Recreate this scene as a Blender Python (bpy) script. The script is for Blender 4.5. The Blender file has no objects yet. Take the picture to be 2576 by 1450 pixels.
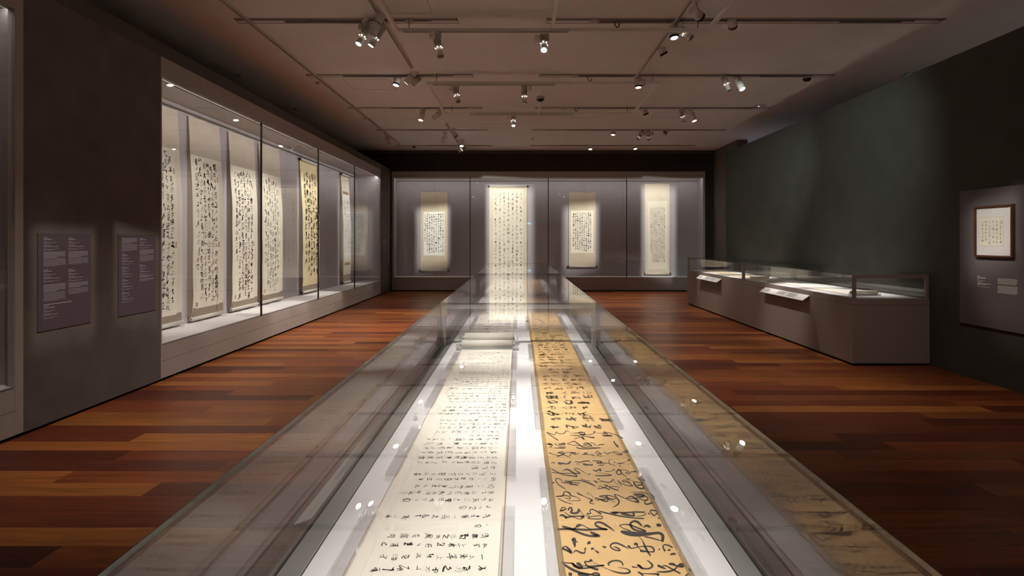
import bpy, math, random
from mathutils import Vector, Matrix

scene = bpy.context.scene
col = scene.collection
random.seed(11)

# ------------------------------------------------------------------ camera, world, exposure
F_PX, IMG_W, IMG_H = 1411.0, 2576.0, 1450.0
VX, VY = 1304.0, 606.0            # vanishing point of the gallery axis in the photograph
CAM_H = 1.6
cam_data = bpy.data.cameras.new('camera')
cam_data.sensor_fit = 'HORIZONTAL'
cam_data.sensor_width = 36.0
cam_data.lens = F_PX / IMG_W * 36.0
cam_data.shift_x = -(VX - IMG_W / 2) / IMG_W
cam_data.shift_y = -(IMG_H / 2 - VY) / IMG_W
cam_data.clip_start = 0.05
cam = bpy.data.objects.new('camera', cam_data)
cam.location = (0, 0, CAM_H)
cam.rotation_euler = (math.radians(90), 0, 0)
col.objects.link(cam)
scene.camera = cam

world = bpy.data.worlds.new('world')
scene.world = world
world.use_nodes = True
world.node_tree.nodes['Background'].inputs[0].default_value = (0.9, 0.85, 0.8, 1)
world.node_tree.nodes['Background'].inputs[1].default_value = 0.004

scene.view_settings.view_transform = 'Standard'
scene.view_settings.look = 'None'
scene.view_settings.gamma = 1.0
scene.view_settings.use_curve_mapping = False
scene.view_settings.exposure = 0.12
scene.cycles.max_bounces = 10
scene.cycles.diffuse_bounces = 5
scene.cycles.glossy_bounces = 6
scene.cycles.transparent_max_bounces = 48
scene.cycles.sample_clamp_indirect = 6.0
scene.cycles.caustics_reflective = False
scene.cycles.caustics_refractive = False

CASE_GLOW = 6.5       # power of one light strip bay in the big wall case
BACK_GLOW = 4.5       # power of one light strip bay in the end wall case

def area_light(name, loc, rot, sx, sy, power, color, parent=None):
    d = bpy.data.lights.new(name, 'AREA')
    d.shape = 'RECTANGLE'; d.size = sx; d.size_y = sy
    d.energy = power; d.color = color
    o = bpy.data.objects.new(name, d)
    o.location = loc; o.rotation_euler = rot
    col.objects.link(o)
    if parent:
        o.parent = parent; o.location = Vector(loc) - origin_of(parent)
    return o

def origin_of(o):
    v = Vector((0, 0, 0))
    while o is not None:
        v = v + o.location; o = o.parent
    return v

def aim_rot(d):
    return Vector(d).to_track_quat('-Z', 'Y').to_euler()

def spot_light(loc, target, power, color, size_deg, blend, parent=None, radius=0.03, aspect=None):
    d = bpy.data.lights.new('spot_light', 'SPOT')
    d.energy = power; d.color = color
    d.spot_size = math.radians(size_deg); d.spot_blend = blend
    d.shadow_soft_size = radius
    o = bpy.data.objects.new('spot_light', d)
    if aspect:                      # framing projector: shutters in the lens cut the beam to a soft-edged rectangle (half width, half height in metres, softness)
        dist = (Vector(target) - Vector(loc)).length
        hx, hy, soft = aspect[0] / dist, aspect[1] / dist, aspect[2]
        d.spot_size = min(2.9, 2.3 * math.atan(math.hypot(hx, hy) * (1 + soft))); d.spot_blend = 0.05
        d.use_nodes = True; nt = d.node_tree; N = nt.nodes.new; L = nt.links.new
        em = [q for q in nt.nodes if q.type == 'EMISSION'][0]
        tc = N('ShaderNodeTexCoord'); sp = N('ShaderNodeSeparateXYZ'); L(tc.outputs['Normal'], sp.inputs[0])
        outs = []
        dirv = (Vector(target) - Vector(loc)).normalized()
        tilt = math.tan(math.asin(max(-1, min(1, -dirv.z))))          # the shutters are set to undo the keystone on a vertical sheet
        ty = N('ShaderNodeMath'); ty.operation = 'DIVIDE'; L(sp.outputs[1], ty.inputs[0]); L(sp.outputs[2], ty.inputs[1])
        kst = N('ShaderNodeMath'); kst.operation = 'MULTIPLY_ADD'; kst.inputs[1].default_value = -tilt; kst.inputs[2].default_value = 1.0; L(ty.outputs[0], kst.inputs[0])
        kz = N('ShaderNodeMath'); kz.operation = 'MULTIPLY'; L(kst.outputs[0], kz.inputs[0]); L(sp.outputs[2], kz.inputs[1])
        for ax, h in ((0, hx), (1, hy)):
            dv = N('ShaderNodeMath'); dv.operation = 'DIVIDE'; L(sp.outputs[ax], dv.inputs[0]); L(kz.outputs[0] if ax == 0 else sp.outputs[2], dv.inputs[1])
            ab = N('ShaderNodeMath'); ab.operation = 'ABSOLUTE'; L(dv.outputs[0], ab.inputs[0])
            mr = N('ShaderNodeMapRange'); mr.interpolation_type = 'SMOOTHSTEP'
            mr.inputs[1].default_value = h * (1 - soft); mr.inputs[2].default_value = h * (1 + soft)
            mr.inputs[3].default_value = 1.0; mr.inputs[4].default_value = 0.0
            L(ab.outputs[0], mr.inputs[0]); outs.append(mr.outputs[0])
        ml = N('ShaderNodeMath'); ml.operation = 'MULTIPLY'; L(outs[0], ml.inputs[0]); L(outs[1], ml.inputs[1])
        L(ml.outputs[0], em.inputs['Strength'])
    o.location = loc
    o.rotation_euler = aim_rot(Vector(target) - Vector(loc))
    col.objects.link(o)
    if parent:
        o.location = Vector(loc) - origin_of(parent); o.parent = parent
    return o

# ------------------------------------------------------------------ materials
def lin(c):
    return tuple((v / 12.92 if v <= 0.04045 else ((v + 0.055) / 1.055) ** 2.4) for v in c)
def rgb(r, g, b):
    return lin((r / 255.0, g / 255.0, b / 255.0))

MATS = {}
def mat(name, color, rough=0.6, metal=0.0, spec=0.4, noise=0.0, nscale=8.0, bump=0.0, emit=None, estr=0.0, stretch=None):
    if name in MATS: return MATS[name]
    m = bpy.data.materials.new(name); m.use_nodes = True
    nt = m.node_tree; b = nt.nodes['Principled BSDF']
    b.inputs['Base Color'].default_value = (*color, 1)
    b.inputs['Roughness'].default_value = rough
    b.inputs['Metallic'].default_value = metal
    b.inputs['Specular IOR Level'].default_value = spec
    if emit:
        b.inputs['Emission Color'].default_value = (*emit, 1)
        b.inputs['Emission Strength'].default_value = estr
    if noise > 0 or bump > 0:
        tc = nt.nodes.new('ShaderNodeTexCoord')
        mp = nt.nodes.new('ShaderNodeMapping')
        if stretch: mp.inputs['Scale'].default_value = stretch
        nz = nt.nodes.new('ShaderNodeTexNoise')
        nz.inputs['Scale'].default_value = nscale; nz.inputs['Detail'].default_value = 6
        nt.links.new(tc.outputs['Object'], mp.inputs[0]); nt.links.new(mp.outputs[0], nz.inputs['Vector'])
        if noise > 0:
            rp = nt.nodes.new('ShaderNodeValToRGB')
            rp.color_ramp.elements[0].position = 0.3; rp.color_ramp.elements[1].position = 0.7
            rp.color_ramp.elements[0].color = (*[c * (1 - noise) for c in color], 1)
            rp.color_ramp.elements[1].color = (*[min(1, c * (1 + noise)) for c in color], 1)
            nt.links.new(nz.outputs['Fac'], rp.inputs[0]); nt.links.new(rp.outputs[0], b.inputs['Base Color'])
        if bump > 0:
            bp = nt.nodes.new('ShaderNodeBump'); bp.inputs['Strength'].default_value = bump
            bp.inputs['Distance'].default_value = 0.002
            nt.links.new(nz.outputs['Fac'], bp.inputs['Height']); nt.links.new(bp.outputs[0], b.inputs['Normal'])
    MATS[name] = m
    return m

def glass_mat(name, tint=(1, 1, 1), ior=1.5, rough=0.0, gain=1.0, haze=0.0):
    """clear sheet glass: Fresnel split of a straight-through ray and a mirror ray, the same from both faces"""
    m = bpy.data.materials.new(name); m.use_nodes = True
    nt = m.node_tree; nt.nodes.clear()
    out = nt.nodes.new('ShaderNodeOutputMaterial')
    geo = nt.nodes.new('ShaderNodeNewGeometry')
    mixi = nt.nodes.new('ShaderNodeMix'); mixi.data_type = 'FLOAT'
    mixi.inputs[2].default_value = ior; mixi.inputs[3].default_value = 1.0 / ior
    fr = nt.nodes.new('ShaderNodeFresnel')
    mul = nt.nodes.new('ShaderNodeMath'); mul.operation = 'MULTIPLY'; mul.inputs[1].default_value = gain; mul.use_clamp = True
    tr = nt.nodes.new('ShaderNodeBsdfTransparent'); tr.inputs[0].default_value = (*tint, 1)
    gl = nt.nodes.new('ShaderNodeBsdfGlossy'); gl.inputs['Roughness'].default_value = rough
    gl.inputs['Color'].default_value = (1, 1, 1, 1)
    mx = nt.nodes.new('ShaderNodeMixShader')
    nt.links.new(geo.outputs['Backfacing'], mixi.inputs[0])
    nt.links.new(mixi.outputs[0], fr.inputs['IOR'])
    nt.links.new(fr.outputs[0], mul.inputs[0]); nt.links.new(mul.outputs[0], mx.inputs[0])
    nt.links.new(tr.outputs[0], mx.inputs[1]); nt.links.new(gl.outputs[0], mx.inputs[2])
    res = mx.outputs[0]
    if haze > 0:                    # a share of white diffuse, mixed in so clear acrylic stays visible
        df = nt.nodes.new('ShaderNodeBsdfDiffuse'); df.inputs[0].default_value = (0.9, 0.9, 0.9, 1)
        m2 = nt.nodes.new('ShaderNodeMixShader'); m2.inputs[0].default_value = haze
        nt.links.new(res, m2.inputs[1]); nt.links.new(df.outputs[0], m2.inputs[2]); res = m2.outputs[0]
    nt.links.new(res, out.inputs[0])
    MATS[name] = m
    return m

def wood_mat(name, source):
    """hardwood plank: tint from the object colour ('object') or a mesh attribute ('attr'), with streaky grain"""
    m = bpy.data.materials.new(name); m.use_nodes = True
    nt = m.node_tree; b = nt.nodes['Principled BSDF']; N = nt.nodes.new; L = nt.links.new
    if source == 'object':
        src = N('ShaderNodeObjectInfo'); tint = src.outputs['Color']
        tc = N('ShaderNodeTexCoord'); add = N('ShaderNodeVectorMath'); add.operation = 'ADD'
        sc = N('ShaderNodeMath'); sc.operation = 'MULTIPLY'; sc.inputs[1].default_value = 40.0
        L(src.outputs['Random'], sc.inputs[0]); cx = N('ShaderNodeCombineXYZ'); L(sc.outputs[0], cx.inputs[0]); L(sc.outputs[0], cx.inputs[2])
        L(tc.outputs['Object'], add.inputs[0]); L(cx.outputs[0], add.inputs[1]); vec = add.outputs[0]
    else:
        src = N('ShaderNodeAttribute'); src.attribute_name = 'tint'; tint = src.outputs['Color']
        tc = N('ShaderNodeTexCoord'); vec = tc.outputs['Object']
    mp = N('ShaderNodeMapping'); mp.inputs['Scale'].default_value = (1.1, 16.0, 1.0)
    L(vec, mp.inputs[0])
    nz = N('ShaderNodeTexNoise'); nz.inputs['Scale'].default_value = 2.2; nz.inputs['Detail'].default_value = 8
    nz.inputs['Distortion'].default_value = 0.8
    L(mp.outputs[0], nz.inputs['Vector'])
    mp2 = N('ShaderNodeMapping'); mp2.inputs['Scale'].default_value = (4.0, 160.0, 1.0); L(vec, mp2.inputs[0])
    nz2 = N('ShaderNodeTexNoise'); nz2.inputs['Scale'].default_value = 3.0; nz2.inputs['Detail'].default_value = 3
    L(mp2.outputs[0], nz2.inputs['Vector'])
    ad = N('ShaderNodeMath'); ad.operation = 'MULTIPLY_ADD'; ad.inputs[1].default_value = 0.35
    L(nz2.outputs['Fac'], ad.inputs[0]); L(nz.outputs['Fac'], ad.inputs[2])
    mr = N('ShaderNodeMapRange'); mr.inputs[1].default_value = 0.42; mr.inputs[2].default_value = 0.92
    mr.inputs[3].default_value = 0.55; mr.inputs[4].default_value = 1.28
    L(ad.outputs[0], mr.inputs[0])
    vm = N('ShaderNodeVectorMath'); vm.operation = 'SCALE'
    L(tint, vm.inputs[0]); L(mr.outputs[0], vm.inputs['Scale'])
    L(vm.outputs[0], b.inputs['Base Color'])
    rr = N('ShaderNodeMapRange'); rr.inputs[3].default_value = 0.30; rr.inputs[4].default_value = 0.42
    L(nz.outputs['Fac'], rr.inputs[0]); L(rr.outputs[0], b.inputs['Roughness'])
    b.inputs['Specular IOR Level'].default_value = 0.16
    MATS[name] = m
    return m

def paper_mat(name, color, dark=0.08, silk=False, scale=3.0):
    m = bpy.data.materials.new(name); m.use_nodes = True
    nt = m.node_tree; b = nt.nodes['Principled BSDF']; N = nt.nodes.new; L = nt.links.new
    tc = N('ShaderNodeTexCoord')
    nz = N('ShaderNodeTexNoise'); nz.inputs['Scale'].default_value = scale; nz.inputs['Detail'].default_value = 9
    nz.inputs['Roughness'].default_value = 0.65
    L(tc.outputs['Object'], nz.inputs['Vector'])
    rp = N('ShaderNodeValToRGB')
    rp.color_ramp.elements[0].position = 0.32; rp.color_ramp.elements[1].position = 0.68
    rp.color_ramp.elements[0].color = (color[0] * (1 - dark), color[1] * (1 - dark * 1.25), color[2] * (1 - dark * 1.7), 1)
    rp.color_ramp.elements[1].color = (*color, 1)
    L(nz.outputs['Fac'], rp.inputs[0])
    L(rp.outputs[0], b.inputs['Base Color'])
    b.inputs['Roughness'].default_value = 0.75 if not silk else 0.55
    b.inputs['Specular IOR Level'].default_value = 0.2
    if silk:
        mp = N('ShaderNodeMapping'); mp.inputs['Scale'].default_value = (1, 1, 40); L(tc.outputs['Object'], mp.inputs[0])
        n2 = N('ShaderNodeTexNoise'); n2.inputs['Scale'].default_value = 6; L(mp.outputs[0], n2.inputs['Vector'])
        bp = N('ShaderNodeBump'); bp.inputs['Strength'].default_value = 0.12; bp.inputs['Distance'].default_value = 0.003
        L(n2.outputs['Fac'], bp.inputs['Height']); L(bp.outputs[0], b.inputs['Normal'])
    MATS[name] = m
    return m

GLASS = glass_mat('display_glass', (0.985, 0.99, 0.985))
CASEGLASS = glass_mat('wall_case_glass', (0.985, 0.99, 0.985), 1.42, 0.0, 0.8)
ACRYL = glass_mat('acrylic', (0.965, 0.968, 0.972), 1.46, 0.02, 1.0, 0.05)
ACRYLB = glass_mat('acrylic_bar', (0.95, 0.955, 0.96), 1.5, 0.05, 1.5, 0.22)
PLANK = wood_mat('floor_plank_wood', 'object')
PLANKS = wood_mat('floor_wood_far', 'attr')
WALLDARK = mat('wall_charcoal', (0.145, 0.131, 0.122), 0.85, spec=0.2, noise=0.12, nscale=3)
WALLGREEN = mat('wall_dark_green', (0.062, 0.061, 0.054), 0.8, spec=0.2, noise=0.1, nscale=3)
WALLEND = mat('end_wall_black', (0.042, 0.038, 0.036), 0.85, spec=0.2, noise=0.1, nscale=3)
BULKHEAD = mat('bulkhead_grey', (0.10, 0.095, 0.088), 0.85, spec=0.2)
CEIL = mat('ceiling_white', (0.90, 0.91, 0.91), 0.9, spec=0.1, noise=0.03, nscale=1.5)
CASEPAINT = mat('case_paint', (0.42, 0.39, 0.365), 0.5, spec=0.35, noise=0.02, nscale=20)
TAUPE = mat('vitrine_paint', (0.25, 0.20, 0.17), 0.5, spec=0.35, noise=0.03, nscale=30)
RIMGREY = mat('vitrine_rim', (0.23, 0.235, 0.22), 0.5, spec=0.35)
BLACK = mat('black_gap', (0.006, 0.006, 0.006), 0.7, spec=0.2)
SEAM = mat('dark_seam', (0.02, 0.018, 0.017), 0.5)
LINER = mat('case_liner', (0.44, 0.415, 0.445), 0.9, spec=0.1, noise=0.03, nscale=2)
DECKW = mat('deck_white', (0.84, 0.825, 0.85), 0.55, spec=0.3)
SOFFIT = mat('case_soffit', (0.62, 0.60, 0.57), 0.7, spec=0.2)
MOUNT = mat('mount_board', (0.30, 0.24, 0.19), 0.8, spec=0.1)
TRACKM = mat('track_metal', (0.70, 0.66, 0.61), 0.45, spec=0.4)
RAILM = mat('rail_metal', (0.88, 0.86, 0.83), 0.5, spec=0.4)
SLOTM = mat('slot_metal', (0.36, 0.32, 0.31), 0.6, spec=0.3)
LAMPW = mat('lamp_white', (0.74, 0.71, 0.67), 0.4, spec=0.4)
LAMPG = mat('lamp_grey', (0.42, 0.40, 0.37), 0.4, spec=0.4)
LAMPB = mat('lamp_black', (0.008, 0.008, 0.008), 0.4)
CABLE = mat('cable', (0.12, 0.095, 0.08), 0.6)
CAMW = mat('camera_white', (0.55, 0.54, 0.52), 0.4)
CAMB = mat('camera_dome', (0.01, 0.01, 0.01), 0.1, spec=0.6)
LENSW = mat('lens_lit', (1, 1, 1), 0.3, emit=(1.0, 0.97, 0.90), estr=10.0)
LENSC = mat('lens_cyan', (1, 1, 1), 0.3, emit=(0.45, 0.85, 1.0), estr=1.6)
LENSOFF = mat('lens_off', (0.16, 0.15, 0.15), 0.15, spec=0.6)
GLINT = mat('collar_leak', (1, 1, 1), 0.3, emit=(1.0, 0.93, 0.8), estr=4.0)
BLUELED = mat('blue_led', (0.2, 0.4, 1), 0.3, emit=(0.3, 0.5, 1.0), estr=12.0)
INK = mat('ink_black', (0.016, 0.014, 0.012), 0.65, spec=0.2)
INKG = mat('ink_grey', (0.075, 0.068, 0.06), 0.7, spec=0.2)
SEALR = mat('seal_red', (0.45, 0.08, 0.05), 0.7, spec=0.1)
SEALP = mat('seal_pale', (0.55, 0.30, 0.22), 0.7, spec=0.1)
PANELP = mat('panel_plum', (0.105, 0.078, 0.100), 0.6, spec=0.25, noise=0.05, nscale=40)
PANELT = mat('panel_letters', (0.42, 0.40, 0.44), 0.7)
PLATE = mat('plate_white', (0.72, 0.70, 0.69), 0.5)
PLATET = mat('plate_letters', (0.28, 0.27, 0.27), 0.7)
BOARDG = mat('wall_board_grey', (0.125, 0.112, 0.118), 0.7, spec=0.2, noise=0.03, nscale=30)
BOARDT = mat('board_letters', (0.62, 0.58, 0.56), 0.7)
FRAMEW = mat('picture_frame_wood', (0.075, 0.028, 0.014), 0.35, spec=0.4, noise=0.25, nscale=12, stretch=(1, 8, 1))
MATB = mat('picture_mount', (0.74, 0.73, 0.69), 0.8)
PAPERW = paper_mat('paper_white', (0.90, 0.885, 0.82), 0.05)
PAPERC = paper_mat('paper_cream', (0.86, 0.81, 0.69), 0.06)
PAPERI = paper_mat('paper_ivory', (0.90, 0.855, 0.775), 0.05)
PAPERG = paper_mat('paper_gold', (0.75, 0.495, 0.235), 0.10, scale=9.0)
EDGEG = paper_mat('paper_gold_edge', (0.45, 0.28, 0.11), 0.12)
PAPERY = paper_mat('paper_yellow', (0.80, 0.69, 0.44), 0.14, scale=4.0)
SILKB = paper_mat('silk_beige', (0.60, 0.535, 0.45), 0.10, silk=True)
SILKP = paper_mat('mounting_pale', (0.80, 0.745, 0.635), 0.07, silk=True)
SILKC = paper_mat('silk_cream', (0.76, 0.69, 0.57), 0.09, silk=True)
SILKT = paper_mat('silk_tan', (0.66, 0.58, 0.45), 0.12, silk=True)
BROCADE = paper_mat('brocade_brown', (0.30, 0.18, 0.095), 0.2)
EDGEO = mat('scroll_edge', (0.42, 0.22, 0.11), 0.7)
KNOBD = mat('knob_dark', (0.02, 0.015, 0.013), 0.3, spec=0.5)
KNOBW = mat('roller_ivory', (0.68, 0.64, 0.58), 0.4)
CORD = mat('cord_brown', (0.16, 0.10, 0.06), 0.8)
STEEL = mat('steel', (0.35, 0.34, 0.33), 0.3, metal=0.8)
SIGN = mat('exit_sign_face', (0.1, 0.4, 0.5), 0.5, emit=(0.10, 0.42, 0.55), estr=14.0)

# ------------------------------------------------------------------ mesh helpers
def P(px, py, Y):
    """a point of the photograph at depth Y, as a place in the room"""
    return Vector(((px - VX) * Y / F_PX, Y, CAM_H - (py - VY) * Y / F_PX))

class MB:
    def __init__(self):
        self.v = []; self.f = []
    def box(self, x0, x1, y0, y1, z0, z1):
        n = len(self.v)
        self.v += [(x0, y0, z0), (x1, y0, z0), (x1, y1, z0), (x0, y1, z0), (x0, y0, z1), (x1, y0, z1), (x1, y1, z1), (x0, y1, z1)]
        self.f += [(n, n+3, n+2, n+1), (n+4, n+5, n+6, n+7), (n, n+1, n+5, n+4), (n+1, n+2, n+6, n+5), (n+2, n+3, n+7, n+6), (n+3, n, n+4, n+7)]
        return self
    def quad(self, a, b, c, d):
        n = len(self.v); self.v += [tuple(a), tuple(b), tuple(c), tuple(d)]; self.f.append((n, n+1, n+2, n+3)); return self
    def cyl(self, p0, p1, r0, r1=None, n=14, caps=True):
        p0 = Vector(p0); p1 = Vector(p1); r1 = r0 if r1 is None else r1
        d = (p1 - p0).normalized()
        a = d.orthogonal().normalized(); b = d.cross(a)
        s = len(self.v)
        for p, r in ((p0, r0), (p1, r1)):
            for k in range(n):
                t = 2 * math.pi * k / n
                self.v.append(tuple(p + a * (r * math.cos(t)) + b * (r * math.sin(t))))
        for k in range(n):
            k2 = (k + 1) % n
            self.f.append((s+k, s+k2, s+n+k2, s+n+k))
        if caps:
            self.f.append(tuple(s + k for k in reversed(range(n)))); self.f.append(tuple(s + n + k for k in range(n)))
        return self
    def tube(self, pts, r, n=6):
        for a, b in zip(pts[:-1], pts[1:]): self.cyl(a, b, r, n=n)
        return self
    def obox(self, c, ax, ay, az, hx, hy, hz):
        """box of half sizes along three axes"""
        c = Vector(c); n = len(self.v)
        for sz in (-1, 1):
            for sx, sy in ((-1, -1), (1, -1), (1, 1), (-1, 1)):
                self.v.append(tuple(c + ax * (sx*hx) + ay * (sy*hy) + az * (sz*hz)))
        self.f += [(n, n+3, n+2, n+1), (n+4, n+5, n+6, n+7), (n, n+1, n+5, n+4), (n+1, n+2, n+6, n+5), (n+2, n+3, n+7, n+6), (n+3, n, n+4, n+7)]
        return self
    def build(self, name, material, parent=None, smooth=False, bevel=0.0):
        return mesh_obj(name, self.v, self.f, material, parent, smooth, bevel)

def mesh_obj(name, v, f, material, parent=None, smooth=False, bevel=0.0):
    o0 = origin_of(parent) if parent else Vector((0, 0, 0))
    me = bpy.data.meshes.new(name)
    me.from_pydata([(p[0]-o0.x, p[1]-o0.y, p[2]-o0.z) for p in v], [], f)
    me.materials.append(material)
    if smooth:
        me.polygons.foreach_set('use_smooth', [len(p.vertices) == 4 for p in me.polygons])
    o = bpy.data.objects.new(name, me)
    col.objects.link(o)
    if parent: o.parent = parent
    if bevel > 0:
        md = o.modifiers.new('bevel', 'BEVEL'); md.width = bevel; md.segments = 2; md.limit_method = 'ANGLE'
    return o

def thing(name, label, cat, loc=(0, 0, 0), group=None):
    o = bpy.data.objects.new(name, None); o.empty_display_size = 0.1
    o.location = loc; col.objects.link(o)
    o['label'] = label; o['category'] = cat
    if group: o['group'] = group
    return o

def tag(o, label, cat, group=None):
    o['label'] = label; o['category'] = cat
    if group: o['group'] = group
    return o

def struct(o, label=None):
    o['kind'] = 'structure'
    if label: o['label'] = label
    return o

# ------------------------------------------------------------------ brush writing
CHARS = """
15,52 85,46
28,28 72,26;12,74 88,70
28,22 72,20;30,48 68,46;12,80 88,76
12,48 88,42;50,8 50,92
50,8 46,40 12,88;48,36 88,86
12,38 86,34;50,8 46,44 12,90;50,40 88,88
24,18 76,16;12,44 88,40;50,18 44,52 14,90;52,46 88,88
12,20 88,16;52,18 34,46 10,66;50,36 50,92;62,46 84,62
48,6 54,16;18,32 70,28 20,74;20,74 40,82 90,84
20,34 82,26 78,54;24,40 26,62;52,8 52,60;26,36 24,80 56,88 86,74 84,62
22,32 26,60;22,32 78,28 74,58;26,60 74,56;50,6 50,94
50,12 50,78;18,40 22,80 82,76;82,38 80,82
50,6 50,88 40,80;14,34 42,32 14,72;84,22 56,44 90,84
30,14 30,60 18,92;30,14 72,12 72,90 62,84;32,36 70,34;32,56 70,54
28,16 30,86;28,16 74,14 72,86;30,50 72,48;30,84 72,82
48,4 38,20;28,24 30,88;28,24 74,22 72,88;30,54 72,52;30,86 72,84
22,18 74,16;34,34 66,32;12,54 88,50;46,54 26,82 78,78;68,64 84,90
26,16 24,60 12,92;26,16 72,12 70,70 92,88 94,74;38,34 60,30;36,34 38,52 60,50;48,24 48,72;34,72 62,66;62,58 68,76
12,24 88,20;34,10 34,34;64,8 62,32;32,42 12,68;24,56 24,92;78,42 52,60;52,40 54,82 84,84 88,70
26,16 72,14 50,36;50,34 52,84 40,92;12,54 88,50
22,52 12,74;34,44 38,82 72,84 74,66;50,34 56,48;74,40 86,56
14,28 86,22;48,8 16,60;34,44 34,92;34,44 70,42 68,90 60,84;36,58 68,56;36,72 68,70
12,28 88,22;46,8 12,60;30,46 30,92;44,54 84,50;62,36 62,84;40,86 90,82
28,8 12,46;22,32 22,92;38,22 92,18;46,40 46,66;46,40 70,38 68,64;46,64 70,62;84,20 82,88 72,80
32,8 14,34;26,26 80,22;34,44 76,42;34,44 34,64;10,66 92,62;56,24 56,94
24,18 76,16;22,30 78,28;10,44 90,40;52,6 30,58 8,74;54,42 90,70;36,62 36,92;36,62 66,60 66,92;36,76 66,74;36,90 66,88
18,14 28,24;12,38 24,48;10,86 32,58;42,28 90,24;66,26 64,82;36,86 94,82
40,8 14,22;10,34 90,30;30,16 30,88 20,80;12,66 44,56;58,8 66,50 92,86 94,70;84,40 50,78;76,12 86,22
46,10 46,86;48,44 78,40;12,88 90,84
12,18 88,14;48,18 48,92;52,38 76,56
28,12 28,62;28,12 70,10 70,62;30,28 70,26;30,44 70,42;28,60 70,58;40,64 32,82 10,92;58,62 60,86 92,88 92,72
30,12 14,40;22,30 84,26;24,54 78,50;50,8 50,86;10,88 92,84
32,14 74,12 72,46;14,26 90,22;30,38 74,36;10,50 92,46;50,4 50,60;32,64 32,94;32,64 70,62 70,94;34,78 70,76;34,92 70,90
12,16 88,14;18,32 18,90;18,32 84,30 82,90 74,84;50,16 50,84;28,46 38,54;28,64 38,72;62,44 72,52;62,62 72,70
48,4 52,14;12,22 90,18;34,30 34,46;34,30 66,28 64,44;34,44 66,42;20,56 20,94;20,56 80,54 78,94 70,88;38,68 38,84;38,68 62,66 60,82
12,22 88,18;36,8 36,30;64,6 62,28;16,40 26,48;10,58 22,66;10,92 28,70;50,36 36,62;46,46 72,44 40,74;54,56 88,76;48,78 48,94;48,78 74,76 72,94
16,24 18,76;16,24 40,22 38,74;18,48 38,46;18,74 38,72;50,30 90,26;70,10 70,48;46,50 94,46;80,48 78,90 68,82;54,62 62,72
26,10 20,40;24,20 60,18;22,38 62,36;44,38 24,72 8,86;26,52 52,50 30,80;56,10 60,60;58,30 86,28;50,60 92,92;60,44 84,40 80,60
16,16 26,24;12,36 22,44;10,84 28,60;42,18 88,16;46,30 84,28;38,42 94,40;64,8 64,42;48,52 46,92;48,52 82,50 80,92 72,86;50,66 80,64;50,78 80,76
18,16 26,26;10,40 42,38;26,40 24,66 10,88;26,52 42,50 40,78;60,10 50,34;56,24 86,22;70,34 70,74 62,70;52,54 90,50;8,92 40,88 94,92
28,8 16,30;22,22 46,20;34,22 34,90 26,84;70,6 60,28;66,20 92,18;78,20 78,92 70,84
12,22 90,18;46,20 10,68;34,52 34,88;34,52 78,50 76,88;36,86 78,84
36,8 36,54;36,10 76,8;38,22 74,20;38,34 74,32;12,48 92,44;46,46 30,84 48,74;78,54 54,66;52,58 90,92
30,6 14,26;24,22 82,18;10,40 92,36;30,22 30,62;46,22 46,62;62,20 62,60;78,20 78,60;8,62 94,58;18,72 12,90;36,72 40,86;58,70 64,84;80,68 90,84
14,28 16,74;14,28 38,26 36,72;16,50 36,48;52,16 50,60 40,92;52,16 84,14 82,88 72,82;54,36 82,34;54,54 82,52
14,16 88,12;34,26 34,40;34,26 68,24 66,38;12,52 86,48;82,34 80,66;28,60 82,58;50,4 50,94 40,86
16,12 84,10;34,4 34,22;64,2 64,20;34,30 34,56;34,30 66,28 64,54;36,42 64,40;36,54 64,52;10,70 90,66;50,56 50,96
18,8 18,92;18,10 42,8 40,34;20,22 40,20;58,8 58,34;58,10 82,8 82,92 72,86;60,22 82,20;34,48 66,46;38,48 38,80;62,48 60,90;38,62 60,60;28,80 70,76
22,10 10,30;26,30 8,54;18,48 18,92;42,10 42,36;42,10 78,8 76,34;44,22 76,20;44,34 76,32;36,46 84,44;34,60 92,56;72,44 70,92 62,84;48,68 56,78
""".strip().split('\n')
CHARS = [[[tuple(float(q) / 100 for q in p.split(',')) for p in s.split()] for s in line.split(';')] for line in CHARS]

def catmull(pts, n):
    if len(pts) == 2:
        return [tuple(a + (b - a) * k / n for a, b in zip(pts[0], pts[1])) for k in range(n + 1)]
    out = []
    ext = [pts[0]] + list(pts) + [pts[-1]]
    for i in range(1, len(ext) - 2):
        p0, p1, p2, p3 = ext[i-1], ext[i], ext[i+1], ext[i+2]
        for k in range(n):
            t = k / n
            out.append(tuple(0.5 * (2*b + (c - a)*t + (2*a - 5*b + 4*c - d)*t*t + (3*b - a - 3*c + d)*t**3) for a, b, c, d in zip(p0, p1, p2, p3)))
    out.append(tuple(pts[-1]))
    return out

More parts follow.
